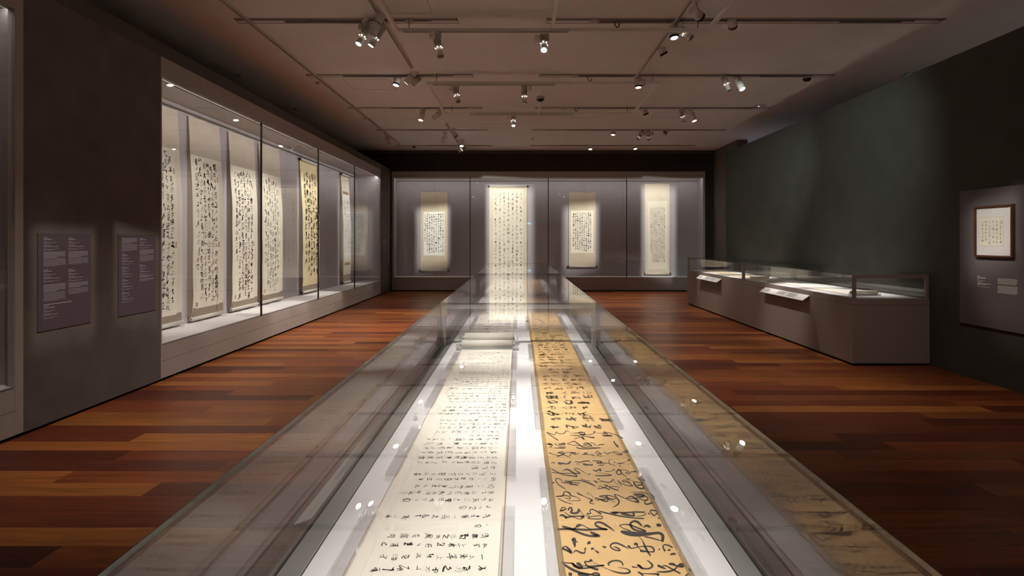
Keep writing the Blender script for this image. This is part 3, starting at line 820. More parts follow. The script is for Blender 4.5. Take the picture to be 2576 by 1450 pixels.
XW = XL - 0.68 + 0.001
hu, hn = (0, 1, 0), (1, 0, 0)
def cols(W, right, left, n, v0, v1, cw, ch, r, **kw):
    """n columns from the right margin to the left; ends vary"""
    out = []
    for k in range(n):
        a = right + (left - right) * k / max(1, n - 1)
        out.append((a, v0 + r.uniform(-.02, .05), v1 - r.uniform(0, .12) - (0.0 if k < n - 1 else r.uniform(0.2, .5)), cw, ch, kw))
    return out
rr = random.Random(2)
BIG = dict(cursive=0.95, res=4, bold=1.15, grey=0.12, shear=0.14)
lab_left = ['cream scroll cut off by the near end of the long wall case',
            'second cream scroll in the long wall case, six columns and red seals',
            'third cream scroll in the long wall case, just before the first glass joint',
            'fourth cream scroll in the long wall case, behind the first glass joint']
for k, (a, b) in enumerate(S_LEFT):
    W = b - a; H = 2.90
    nc = (6, 6, 6, 6)[k]
    hanging_scroll(lab_left[k], (XW, a, 0), hu, hn, W, 0.475, 3.385, SILKP, (0.07, W - 0.12, 0.545, H - 0.03), PAPERC,
                   cols(W, W - 0.22, 0.13, nc, 0.59, 2.80, 0.108, 0.128, rr, **BIG), seed=20 + k, knob=KNOBW, roller_out=0.03, bands=[(0.0005, W - 0.0005, 0.003, 0.54, SILKB)], tight=0.88,
                   seals=[(W - 0.165, W - 0.135, 0.80, 0.88, SEALP), (W - 0.165, W - 0.13, 1.80, 1.88, SEALR if k == 1 else SEALP), (0.075, 0.115, 2.68, 2.74, SEALR if k < 2 else SEALP)],
                   group='scrolls in the long wall case', rail_z=3.43)
hanging_scroll('yellowed scroll with bold dark writing and black rollers in the long wall case', (XW, 12.1, 0), hu, hn, 1.0, 0.48, 3.36, PAPERY, None, None,
               cols(1.0, 0.84, 0.20, 5, 0.22, 2.7, 0.16, 0.18, rr, cursive=.85, bold=1.35, res=3, shear=.1), seed=31, tight=.9, top_roller=True, roller_out=0.05, group='scrolls in the long wall case', rail_z=3.43)
hanging_scroll('narrow scroll with a white sheet between two brown bands in the long wall case', (XW, 14.9, 0), hu, hn, 0.68, 0.48, 3.37, SILKC, (0.09, 0.59, 0.52, 2.32), mat('paper_bluewhite', (0.72, 0.72, 0.76), 0.8),
               cols(0.68, 0.45, 0.22, 2, 0.65, 2.2, 0.12, 0.13, rr, cursive=.7, bold=.8, res=3), seed=33, top_roller=True, roller_out=0.05, group='scrolls in the long wall case', rail_z=3.43,
               bands=[(0.09, 0.59, 0.44, 0.515, BROCADE), (0.09, 0.59, 2.36, 2.43, BROCADE)])

# four scrolls in the end wall case
YW = YB + 0.68 - 0.001
K = 18.42 / F_PX
def bx_(px): return (px - VX) * K
def bz_(py): return CAM_H - (py - VY) * K
bu, bn = (1, 0, 0), (0, -1, 0)
def back_scroll(label, x0, x1, ytop, ybot, silk, sheet, sheet_mat, ncol, tx0, tx1, ty0, ty1, cw, ch, seed, **kw):
    a0 = bx_(x0); W = bx_(x1) - a0; z1 = bz_(ytop); z0 = bz_(ybot)
    sh = None
    if sheet: sh = (bx_(sheet[0]) - a0, bx_(sheet[1]) - a0, z1 - bz_(sheet[2]), z1 - bz_(sheet[3]))
    style = kw.pop('style'); r = random.Random(seed); tx = []
    for k in range(ncol):
        px = tx1 + (tx0 - tx1) * k / (ncol - 1)
        tx.append((bx_(px) - a0, z1 - bz_(ty0) + r.uniform(-.01, .02), z1 - bz_(ty1) - r.uniform(0, .06) - (r.uniform(.1, .5) if k == ncol - 1 else 0), cw, ch, style))
    return hanging_scroll(label, (a0, YW, 0), bu, bn, W, z0, z1, silk, sh, sheet_mat, tx, seed=seed, bulge=0.03, group='scrolls in the end wall case', rail_z=3.565, **kw)
SM = dict(cursive=.5, bold=1.6, res=2)
back_scroll('beige scroll with a small white sheet, nearest the long wall case on the end wall', 1057.9, 1125.5, 483, 681, SILKT, (1065, 1118, 533, 643), PAPERW, 9, 1069, 1114, 537, 640, .065, .068, 41, roller_out=.05, knob=KNOBD, style=SM,
            bands=[])
back_scroll('tall broad scroll at the centre of the end wall above the table vitrines', 1231, 1325.5, 469, 694, SILKC, (1240, 1316, 476, 688), PAPERC, 7, 1247, 1311, 484, 684, .092, .125, 43, top_roller=True, roller_out=.03, style=dict(cursive=.9, bold=.85, res=3, grey=.35, shear=.1))
back_scroll('beige scroll third along the end wall with writing over a pale square sheet', 1431, 1498.5, 484, 671, SILKT, (1436, 1493, 530, 637), PAPERC, 9, 1443, 1486, 535, 634, .062, .062, 45, roller_out=.05, style=SM)
back_scroll('long pale scroll with small neat writing at the far corner of the end wall', 1622.6, 1685.5, 462, 689, SILKC, (1629, 1680, 506, 678), PAPERC, 9, 1638, 1672, 522, 664, .046, .05, 47, roller_out=.03, taper=0.03, style=dict(cursive=.25, bold=1.15, res=2, grey=.3))

# acrylic feet under the rollers of the long case
for k, (a, b) in enumerate(S_LEFT):
    for y in (a + 0.16, b - 0.03):
        m = MB().box(XW + 0.055, XW + 0.075, y - .012, y + .012, 0.421, 0.446).box(XW + 0.055, XW + 0.135, y - .012, y + .012, 0.4205, 0.4285).box(XW + 0.115, XW + 0.135, y - .012, y + .012, 0.421, 0.468)
        tag(m.build('acrylic_stand', ACRYL), 'clear acrylic stand under the %s end of the roller of the %s cream scroll' % ('near' if y < a + .3 else 'far', ('first', 'second', 'third', 'fourth')[k]), 'stand', 'acrylic stands')

# ------------------------------------------------------------------ handscrolls in the table vitrines
HS = V_RIM + 0.0095
SHEET = {}
def handscroll(label, x0, x1, y0, y1, paper, edge, margin, edge_mat, h0=V_RIM + 0.0025, group='handscrolls', ends=(), th=0.007, wave=0.0):
    t = thing('handscroll', label, 'scroll', ((x0 + x1) / 2, (y0 + y1) / 2, h0), group)
    r = random.Random(int(y0 * 100)); n = max(12, int((y1 - y0) / 0.08))
    def strip(name, xa, xb, z0, z1, m):
        V = []; Fc = []
        for i in range(n + 1):
            y = y0 + (y1 - y0) * i / n; dx = wave * (math.sin(y * 2.3) + 0.5 * math.sin(y * 5.1 + 1))
            V += [(xa + dx, y, z0), (xb + dx, y, z0), (xb + dx, y, z1), (xa + dx, y, z1)]
        for i in range(n):
            k = 4 * i
            for e in range(4):
                e2 = (e + 1) % 4; Fc.append((k + e, k + e2, k + 4 + e2, k + 4 + e))
        Fc += [(3, 2, 1, 0), (4*n, 4*n+1, 4*n+2, 4*n+3)]
        return mesh_obj(name, V, Fc, m, t)
    t['sheet_name'] = 1; sh_ = strip('paper', x0 + margin, x1 - margin, h0, h0 + th, paper)
    strip('border', x0, x0 + margin - .0002, h0, h0 + th - (0.0004), edge_mat); strip('border', x1 - margin + .0002, x1, h0, h0 + th - .0004, edge_mat)
    for (yc, rad, flip) in ends:
        z = h0 + rad + 0.010
        rl_ = MB().cyl((x0 + .002, yc, z), (x1 - .002, yc, z), rad, n=28).build('roll', paper if margin < .01 else PAPERI, t, smooth=True)
        MB().cyl((x0 - .014, yc, z), (x0 + .004, yc, z), rad * .42, n=14).build('roller_end', KNOBW, rl_, smooth=True)
        MB().cyl((x1 - .004, yc, z), (x1 + .014, yc, z), rad * .42, n=14).build('roller_end', KNOBW, rl_, smooth=True)
    del t['sheet_name']; SHEET[t.name] = sh_
    return t

def roll_cradle(label, x0, x1, yc, rad, h):
    t = thing('acrylic_cradle', label, 'stand', ((x0 + x1) / 2, yc, h), 'acrylic cradles')
    MB().box(x0 - .035, x1 + .035, yc - rad * 1.1, yc + rad * 1.1, h, h + .004).build('foot_plate', ACRYLB, t)
    for xa in (x0 - .034, x1 + .024):
        MB().box(xa, xa + .010, yc - rad * 1.1, yc + rad * 1.1, h + .0042, h + rad * 1.3).build('cheek', ACRYLB, t)
    for yy in (-1, 1):
        MB().cyl((x0 - .024, yc + yy * rad * .95, h + rad * .55), (x1 + .024, yc + yy * rad * .95, h + rad * .55), .006, n=12).build('rod', ACRYLB, t, smooth=True)
    return t

LX0, LX1, GX0, GX1 = -0.376, -0.035, 0.088, 0.376
h_top = HS + 0.0004
s1 = handscroll('ivory handscroll of small columns beside the gold one in the foreground', LX0, LX1, 0.55, 3.70, PAPERI, None, 0.0028, EDGEO, ends=[(3.715, 0.027, 0)])
s2 = handscroll('ivory handscroll with large characters in the middle vitrine', LX0, LX1 - .002, 3.90, 7.15, PAPERI, None, 0.0028, EDGEO, ends=[(3.925, 0.034, 0), (7.16, 0.024, 0)])
s3 = handscroll('pale handscroll in the farthest table vitrine, begun from a roll', LX0, LX1, 7.42, 10.5, PAPERI, None, 0.0028, EDGEO, ends=[(7.45, 0.03, 0)])
sg = handscroll('long gold-brown handscroll of bold cursive writing through the central vitrines', GX0, GX1, 0.55, 10.6, PAPERG, None, 0.013, EDGEG, ends=[(10.62, 0.026, 0)], wave=0.0015)
for k, (lab, xa, xb, yc, rad) in enumerate([('clear cradle under the end roll of the foreground ivory scroll', LX0, LX1, 3.715, .027), ('clear cradle under the first roll of the middle ivory scroll', LX0, LX1, 3.925, .034),
                                            ('clear cradle under the roll where the farthest table vitrine begins', LX0, LX1, 7.45, .03)]):
    roll_cradle(lab, xa, xb, yc, rad, V_RIM + 0.0022)

# small columns on the ivory scroll: top of the writing towards the gold scroll
def un(px, py, h):
    Y = F_PX * (CAM_H - h) / (py - VY)
    return ((px - VX) * Y / F_PX, Y)
ROWS = [(1433, 1225, 928), (1402, 1228, 947), (1372, 1229, 947), (1349.6, 1230, 970), (1323, 1232, 1200), (1300, 1237, 976), (1278, 1237, 1148), (1258.7, 1241, 1006), (1241, 1243, 1015), (1225, 1248, 1040),
        (1206.7, 1250, 1040), (1193.5, 1250, 1051), (1177.7, 1250, 1184), (1164.5, 1251, 1039), (1152, 1251, 1044), (1139, 1252, 1053), (1128, 1254, 1066), (1117, 1254, 1066), (1106, 1258, 1071), (1096.5, 1258, 1184), (1087, 1258, 1090)]
rw = random.Random(77)
ink = Ink(lambda a, v: (-v, -a, h_top))
def run(xs, xe, y, cw, ch, r, **kw):
    t_ = -xs
    while t_ < -xe - ch * .4:
        s = ch * r.uniform(.65, 1.3)
        kk = dict(kw); kk['bold'] = kw.get('bold', 1) * r.choice((.75, .9, 1, 1, 1.35))
        ink.char(-y + r.uniform(-.1, .1) * cw, t_ + s / 2, cw * r.uniform(.8, 1.1), s * .95, r, **kk)
        t_ += s * r.uniform(.98, 1.2)
for (py, pxr, pxl) in ROWS:
    xr, Y = un(pxr, py, h_top); xl, _ = un(pxl, py, h_top)
    run(xr, xl, Y, .030, .0235, rw, cursive=.82, bold=.82, res=4)
Y = 2.145
while Y < 3.62:
    short = rw.random() < .16
    run(-.050, -.16 if short else -.335 + rw.uniform(0, .03), Y, .030, .0235, rw, cursive=.8, bold=.95, res=2)
    Y += .0435
for Y in (0.62 + .047 * k for k in range(12)):
    run(-.055, -.33, Y, .028, .027, rw, cursive=.5, bold=.85, res=2)
ink.build('calligraphy', INK, SHEET[s1.name])
ink = Ink(lambda a, v: (-v, -a, h_top))
Y = 4.08
while Y < 7.05:
    run(-.055, -.345 + rw.uniform(0, .1), Y, .095, .075, rw, cursive=.85, bold=1.4, res=3); Y += .115
ink.build('calligraphy', INK, SHEET[s2.name])
ink = Ink(lambda a, v: (-v, -a, h_top))
Y = 7.6
while Y < 10.4:
    run(-.055, -.34 + rw.uniform(0, .08), Y, .06, .055, rw, cursive=.6, bold=1.0, res=2); Y += .085
ink.build('calligraphy', INK, SHEET[s3.name])

# gold scroll: the big characters near the viewer follow the photograph, the rest is written in the same hand
TRACE = [((1360, 1080), 8.5867, """
120,70,14 250,160,18 380,245,22|120,70,12 210,95,16 300,125,12 330,75,22 360,70,18 380,95,14 470,100,14 520,80,18 545,42,16 600,55,6 720,110,5 830,160,10 950,225,26
640,125,12 740,145,14 850,130,14 960,120,10 1060,120,12 1130,100,14 1175,60,22 1140,60,10|710,90,12 830,80,14 940,75,12 950,105,14 870,110,18 820,85,12 860,60,12 940,80,14 960,120,12 870,150,12
730,215,16 830,185,10 960,155,12 1050,175,22 1160,185,34|900,170,30 940,225,26|1220,88,5 1330,92,12 1440,95,24|1440,95,16 1380,80,14 1360,62,14 1450,75,12 1560,100,12 1680,150,18 1780,205,26
1320,125,12 1420,135,20 1550,130,16|1350,150,16 1450,150,20 1560,160,10|1440,100,14 1430,150,20|1575,258,22 1620,330,34 1680,390,38|110,315,12 170,330,24 260,345,30|160,295,14 220,325,26 260,340,20
300,310,12 340,345,18|400,310,14 420,345,18|380,320,10 460,330,14 530,315,18 480,300,14 440,330,16 540,335,10|570,315,10 640,290,12 720,265,18 780,300,24 850,350,24 930,400,20 1100,405,16 1300,405,14
570,315,8 680,345,10 800,360,12 930,365,14 1080,370,14|190,390,14 250,380,26|340,345,10 440,365,12 550,388,8|300,410,10 400,410,20 530,410,26|400,385,8 470,405,12|760,390,20 850,420,22 1000,430,16 1150,420,12 1300,408,12
920,330,14 990,335,12 1040,310,14 960,300,14 930,325,12|1000,310,14 1060,330,26 1110,375,28|1060,300,14 1130,300,12 1180,345,14 1210,348,10|1230,350,14 1300,335,18 1380,325,14
180,500,8 280,545,10 400,575,14 500,545,16|180,500,6 260,570,8|350,600,14 420,575,16 500,545,16 540,500,14|360,520,22 430,495,14 480,490,14 500,515,16 440,530,14 400,500,12 470,540,18 560,580,14 640,612,10
540,500,8 620,500,14 700,515,22 760,515,26 640,525,18|620,565,24 660,570,26|700,550,10 780,545,12 820,515,12 840,518,8|910,545,18 960,545,16 1000,515,14 940,510,12 980,540,14 1060,550,10 1160,578,18
1170,520,18 1225,485,18 1280,520,18 1320,540,12 1220,545,14 1250,575,10 1325,585,12|1360,515,22 1410,505,14 1440,545,16 1490,505,14 1520,520,18|1540,520,10 1570,490,14 1650,500,12 1700,530,14 1760,550,16 1680,555,14 1620,530,14 1570,490,10
1740,525,14 1790,490,14 1840,465,16 1880,480,24 1800,520,14|230,740,14 270,720,20 320,745,8|380,715,22 410,745,50 480,740,28 560,755,24 620,730,36 650,690,20|740,705,12 860,715,20 940,695,20 1010,690,22 1040,680,16 1090,730,8
780,755,14 840,755,16|920,770,22 1020,775,26 1130,775,28|900,745,10 1000,755,12|1120,685,16 1200,690,18 1280,690,20 1320,720,24 1260,735,20 1190,690,14|1210,740,18 1330,735,20 1480,745,10 1620,795,12|1240,780,14 1330,780,18 1375,775,16
1540,655,8 1490,665,14 1475,710,18 1490,755,14 1510,785,8|1580,722,16 1610,712,20|1650,730,10 1700,745,24 1770,735,18 1810,730,14|1820,715,14 1835,710,12|1870,685,18 1920,660,24 1900,690,20|1890,765,18 1910,762,20|1960,765,16 1985,748,18|1700,800,24 1730,790,22
230,855,14 340,920,20 480,980,20 640,1005,20 790,1015,24 640,900,34 550,870,26 470,910,8|240,935,18 400,955,16 600,955,14 760,955,18 850,950,24 770,900,20 730,860,18 800,855,16 900,910,10 1010,980,6|1020,980,18 1080,968,20
1130,875,18 1180,905,32 1230,895,26 1270,870,24 1300,910,40|1300,870,24 1270,860,22|1180,1005,16 1330,1010,24 1460,1005,24 1530,995,20 1400,970,8 1200,930,6|1400,915,22 1440,915,16 1500,915,12 1560,895,14 1570,870,16 1620,900,4
1690,870,34 1640,930,26 1680,985,26 1740,960,22 1720,900,26 1690,870,28|1730,880,12 1760,960,20 1860,1035,12|1720,885,10 1850,890,12 1920,935,12 1840,935,16 1860,965,14 1920,960,16 1960,920,14 2010,925,22 2060,910,44
240,1160,20 265,1160,40 300,1150,16|440,1150,10 460,1110,14 390,1070,18 340,1070,22 330,1120,22 400,1210,22 540,1300,16|500,1120,12 600,1130,30 640,1135,24 720,1110,20 860,1115,22 980,1145,28 1080,1185,30 1190,1240,14|450,1155,14 600,1165,30 700,1160,22 850,1165,14
640,1120,24 680,1200,34|620,1200,18 720,1200,26 820,1215,20|850,1070,12 950,1105,14 1080,1130,10|1150,1115,16 1180,1130,30 1230,1160,32|1230,1085,24 1280,1080,26
1260,1140,8 1310,1125,20 1400,1145,18 1480,1155,20 1530,1130,22 1570,1090,20 1620,1160,6 1750,1215,14 1660,1110,14 1730,1160,14 1850,1215,16 1990,1230,22 1880,1150,18 1780,1140,18 1770,1110,16 1850,1110,14 1940,1160,16
1850,1075,26 1890,1080,26 1960,1110,8 2010,1140,14|2010,1140,14 2120,1150,18 2210,1165,20 2150,1100,24 2060,1040,10|2210,1165,30 2100,1230,10 2010,1150,22 2050,1230,26 2150,1285,34 2230,1270,34 2200,1220,20 2080,1200,14|2200,1080,30 2250,1120,40
1370,1190,8 1400,1220,26 1460,1215,22|1230,1300,16 1380,1265,22 1470,1245,14 1690,1250,12 1650,1300,10|1240,1300,12 1280,1230,14 1350,1260,16 1500,1310,26|1480,1255,24 1590,1300,26 1690,1330,22"""),
((1370, 1220), 7.5765, """
210,225,22 330,215,30 360,190,26 370,145,24 420,135,24 480,165,36 500,205,24 600,235,10 670,280,10 640,305,10 430,305,8|350,205,18 450,215,14 490,255,20 460,270,14 380,248,8|245,255,12 380,325,16 535,372,8
620,150,24 660,180,30 760,225,10 850,265,14 905,295,34 870,325,26 870,355,12 945,370,16|830,200,6 808,160,8 850,165,10 940,250,8 1010,300,14 1050,280,14|965,250,20 1040,275,26 1110,290,20
1030,225,16 1100,210,20 1200,205,18 1290,220,14 1350,265,14 1280,275,14 1180,240,18 1060,235,16|1180,210,40 1190,265,30|1040,270,20 1120,305,30 1200,320,20 1215,285,14 1350,340,6|1100,280,20 1180,270,24 1330,275,14
1540,265,16 1400,200,12 1330,190,18 1380,260,28 1420,320,34 1390,380,26 1295,438,8|1540,265,14 1650,220,20 1720,260,34 1790,325,40 1700,320,14 1560,270,12 1700,260,14 1860,235,20 1900,210,24
1690,185,26 1780,180,30 1870,190,34 1890,220,26 1760,215,26 1720,190,20|1800,260,14 1900,300,18 1960,290,26 1960,240,20 1880,200,20|1930,290,18 1910,350,24 1960,372,26 2060,340,28|1620,150,6 1780,140,12 1900,155,16 1990,200,14|2000,165,20 2060,220,40 2085,290,36
285,495,26 340,495,24 400,460,16 380,430,16 320,450,20 330,490,18 420,460,10|450,490,30 470,445,30 510,440,26 520,490,40 500,530,34 570,545,40 640,520,44 650,465,26 720,550,8 830,610,10
370,520,10 460,580,16 560,625,12 690,660,12 690,600,14|700,600,24 740,610,50 700,650,14|280,600,16 340,580,40 420,620,36 530,605,26 700,600,24 760,600,20|390,620,30 420,645,30|800,545,18 880,550,20 860,500,22 900,470,24 960,490,20 1080,560,40
800,550,16 850,600,14 830,640,18 900,650,16 1080,650,18 1085,600,18 930,600,14 840,625,14|1030,500,20 1200,545,26 1300,570,24 1450,600,24 1650,630,20 1900,645,22|1250,525,22 1340,545,44 1400,530,20
1300,525,40 1450,530,24 1600,530,28 1750,520,30 1920,525,24|1460,545,50 1560,575,50 1640,590,40 1720,600,20|1680,540,40 1720,590,30|1750,600,10 1870,590,12 1940,550,14|1970,540,20 2010,565,26
2080,590,26 2015,520,20 2030,490,26 2130,500,24 2150,540,26 2100,570,20|2080,580,26 2110,600,20|2160,640,22 2200,635,20
240,850,28 400,845,34 600,850,36 800,860,36 1000,850,36 1200,855,34|330,790,24 420,820,50 520,850,44 700,930,40 850,975,40 1000,975,50 1060,975,40|600,810,40 640,780,56 700,765,30|700,760,14 800,810,16 900,870,14|590,815,30 560,850,30
870,900,30 930,930,50 1020,970,60|1200,855,26 1080,830,36 1000,790,40 960,745,30 1010,715,34 1100,730,40 1200,790,34 1290,850,20 1340,900,6
1430,780,20 1520,755,16 1650,775,24 1760,820,26 1930,885,26 1840,890,30 1720,860,34 1650,800,40 1640,730,40 1720,695,40 1800,730,44 1860,795,16|1430,780,14 1500,830,12 1640,880,18|1880,820,10 1940,780,40 2000,800,36 2020,822,10|2130,770,40 2180,770,60 2220,785,40
1450,890,40 1560,920,80 1700,940,90 1900,945,70 2050,930,50 2180,920,50 2250,970,60 2250,1040,60 2250,1095,30|1900,990,20 2050,1020,24 2230,1070,14|1800,990,6 1870,1080,20 1920,1190,40 1980,1300,34 2020,1364,20
330,1215,26 400,1175,22 470,1240,50 520,1310,44|335,1215,30 420,1250,40 500,1290,44|550,1300,14 600,1255,24 700,1300,34 770,1290,24 760,1220,14|760,1210,30 790,1225,44|510,1060,20 560,1035,60 565,1090,70 580,1190,26|580,1060,20 640,1110,8
810,1130,16 850,1105,56 880,1110,30|880,1225,30 920,1220,44 950,1215,10|950,1245,12 1010,1285,34 1035,1300,24|1100,1175,10 1140,1190,40 1175,1190,20
1320,1185,16 1380,1200,24 1440,1250,26 1360,1250,20 1280,1210,24 1255,1160,26 1300,1120,30 1380,1115,30 1500,1165,30 1610,1228,6
1580,1170,34 1610,1180,44 1660,1215,20 1800,1185,16 1980,1175,22 2060,1200,30 2085,1270,30 2000,1280,20 1850,1265,40 1820,1265,40|1700,1140,30 1750,1130,50 1780,1190,14 1840,1250,14|2170,1235,20 2200,1235,40
2300,1270,36 2255,1190,26 2290,1145,24 2370,1160,26 2440,1200,30|2340,1250,16 2400,1245,40|2390,1340,14 2440,1320,40 2500,1320,30"""),
((1380, 1330), 6.779, """
225,580,20 300,640,36 420,710,44 560,760,36 740,790,26 880,810,26|225,580,24 330,590,16 420,600,26 440,640,40 560,680,26 700,670,22 950,630,20|390,590,24 470,650,40 540,690,30|480,590,40 530,620,60 580,680,34
560,640,14 750,640,16 950,630,26|610,560,20 690,565,22 720,545,46 750,560,14|610,565,24 660,640,26 760,680,34 850,705,34|760,580,6 850,620,5 1000,690,6 1150,745,24 1300,765,26 1390,740,34 1330,690,14 1180,665,5
1040,640,8 1020,600,34 1080,560,26 1180,550,26 1250,580,24 1270,635,24|1420,650,16 1450,660,22 1530,668,6|1510,625,34 1560,640,26 1600,690,22 1540,650,20|1520,625,36 1600,680,26 1710,685,26 1770,640,34 1740,590,26 1680,545,16
1860,630,44 1920,660,34 2000,690,18|1930,650,14 1990,635,20 2100,690,24 2250,770,24|1850,740,12 2000,740,30 2120,715,26 2190,660,24 2190,640,14|2050,605,30 2120,610,44 2190,640,20 2260,610,44 2290,650,40 2210,650,24
2380,680,30 2420,730,50|1520,745,24 1560,760,30 1620,810,24|1560,765,14 1700,775,14 1870,780,30 1850,800,30|340,770,50 400,790,60|500,780,40 600,790,50 700,800,40|720,790,20 790,760,24 860,780,30 850,830,20|2330,810,24 2390,770,24""")]
gi = Ink(lambda a, b: (*un(a, b, h_top), h_top))
for (ox, oy), sc, txt in TRACE:
    for st in txt.replace('\n', '|').split('|'):
        if not st.strip(): continue
        pts = [tuple(float(q) for q in p.split(',')) for p in st.split()]
        pts = [(ox + p[0] / sc, oy + p[1] / sc, p[2] / sc) for p in pts]
        sp = catmull(pts, 5)
        # rounded ends
        gi.ribbon([(p[0], p[1]) for p in sp], [p[2] * (0.72 if i in (0, len(sp) - 1) else 1.0) for i, p in enumerate(sp)])
ink = Ink(lambda a, v: (v, a, h_top)); ink.v = gi.v; ink.f = gi.f
def grun(xs, xe, y, cw, ch, r, **kw):
    t_ = xs
    while t_ < xe - ch * .4:
        s = ch * r.uniform(.65, 1.35)
        kk = dict(kw); kk['bold'] = kw.get('bold', 1) * r.choice((.7, .85, 1, 1.1, 1.5))
        ink.char(y + r.uniform(-.1, .1) * cw, t_ + s / 2, cw * r.uniform(.8, 1.1), s * .95, r, **kk)
        t_ += s * r.uniform(1.02, 1.2)
Y = 2.165
while Y < 10.5:
    grun(.118, .365 - rw.uniform(0, .05), Y, .074, .052, rw, cursive=.9, bold=1.3, res=4 if Y < 3.6 else 2)
    Y += .080
for Y in (0.66, 0.8, 0.94, 1.06):
    grun(.118, .36, Y, .10, .08, rw, cursive=.8, bold=1.2, res=3)
ink.build('calligraphy', INK, SHEET[sg.name])

# clear weights along the scroll edges
def weight(lab, xa, xb, ya, yb, h, group):
    MBx = MB().box(xa, xb, ya, yb, h, h + 0.011)
    return tag(MBx.build('acrylic_weight', ACRYL, None, bevel=0.0008), lab, 'weight', group)
order = ('nearest', 'second', 'third', 'fourth')
for k, (ya, yb) in enumerate(((1.03, 1.488), (1.70, 2.147), (2.40, 2.86), (3.10, 3.565))):
    weight('clear strip weight on the outer edge of the foreground ivory scroll, %s from the viewer' % order[k], LX0 - .028, LX0 + .008, ya, yb, HS + .0007, 'weights on the ivory scroll')
    weight('clear strip weight on the inner edge of the foreground ivory scroll, %s from the viewer' % order[k], LX1 - .007, LX1 + .026, ya, yb, HS + .0007, 'weights on the ivory scroll')
for k, (ya, yb) in enumerate(((0.94, 1.74), (2.12, 2.925), (3.33, 3.84), (4.5, 5.25))):
    weight('clear strip weight on the inner edge of the gold scroll, %s from the viewer' % order[k], GX0 - .024, GX0 + .012, ya, yb, HS + .0007, 'weights on the gold scroll')
    weight('clear strip weight on the outer edge of the gold scroll, %s from the viewer' % order[k], GX1 - .012, GX1 + .024, ya, yb, HS + .0007, 'weights on the gold scroll')
weight('clear strip weight on the outer edge of the middle ivory scroll', LX0 - .026, LX0 + .008, 4.55, 5.25, HS + .0007, 'weights on the middle scroll')
weight('clear strip weight on the inner edge of the middle ivory scroll', LX1 - .008, LX1 + .024, 4.55, 5.25, HS + .0007, 'weights on the middle scroll')
pg = MB().cyl((-0.415, 2.265, V_RIM + .0022), (-0.415, 2.265, V_RIM + .014), .010, .008, n=14).cyl((-0.415, 2.265, V_RIM + .014), (-0.415, 2.265, V_RIM + .026), .004, .005, n=12).build('display_peg', ACRYL, None, smooth=True)
tag(pg, 'tiny clear peg standing on the white deck beside the ivory scroll', 'peg')

# scrolls in the wall vitrines
hw = W_RIM + 0.0025
w1 = handscroll('cream handscroll open along the near wall vitrine', 4.52, 4.86, 7.62, 10.2, PAPERI, None, 0.003, EDGEO, h0=hw, group='handscrolls in the wall vitrines', ends=[(7.60, 0.030, 0), (10.22, 0.024, 0)])
w2 = handscroll('yellowish handscroll open along the far wall vitrine', 4.52, 4.88, 10.95, 13.7, paper_mat('paper_straw', (0.74, 0.62, 0.40), .08), None, 0.003, EDGEO, h0=hw, group='handscrolls in the wall vitrines', ends=[(10.93, 0.02, 0)])
for so, ya, yb, xr, xl in ((w1, 7.75, 10.1, 4.83, 4.55), (w2, 11.1, 13.6, 4.85, 4.55)):
    ink = Ink(lambda a, v: (-v, -a, hw + .0078))
    Y = ya
    while Y < yb:
        run(xr, xl + rw.uniform(0, .04), Y, .035, .034, rw, cursive=.4, bold=.8, res=1); Y += .07
    ink.build('calligraphy', INKG, SHEET[so.name])
MB().cyl((4.500, 7.60, hw + .04), (4.508, 7.60, hw + .04), .022, n=18).build('roller_cap', KNOBD, w1, smooth=True)
roll_cradle('clear cradle under the rolled end nearest the framed calligraphy', 4.52, 4.86, 7.60, .03, W_RIM + .0022)
weight('clear bar lying across the end of the near wall scroll', 4.40, 4.47, 10.35, 10.62, W_RIM + .0022, 'bars in the wall vitrine')

# ------------------------------------------------------------------ wall texts and the framed sheet
def dash_block(m, place, u0, u1, v0, nlines, pitch, th, r, frac=1.0, last=0.6, cjk=False):
    for k in range(nlines):
        v = v0 + pitch * k
        e = u0 + (u1 - u0) * frac * (last if k == nlines - 1 and nlines > 1 else r.uniform(0.95, 1.0))
        a = u0
        while a < e - 0.002:
            w = r.uniform(0.006, 0.012) if cjk else r.uniform(0.008, 0.03)
            b = min(e, a + w)
            m.quad(place(a, v - th / 2), place(a, v + th / 2), place(b, v + th / 2), place(b, v - th / 2))
            a = b + (0.0016 if cjk and r.random() < .85 else 0.0022)

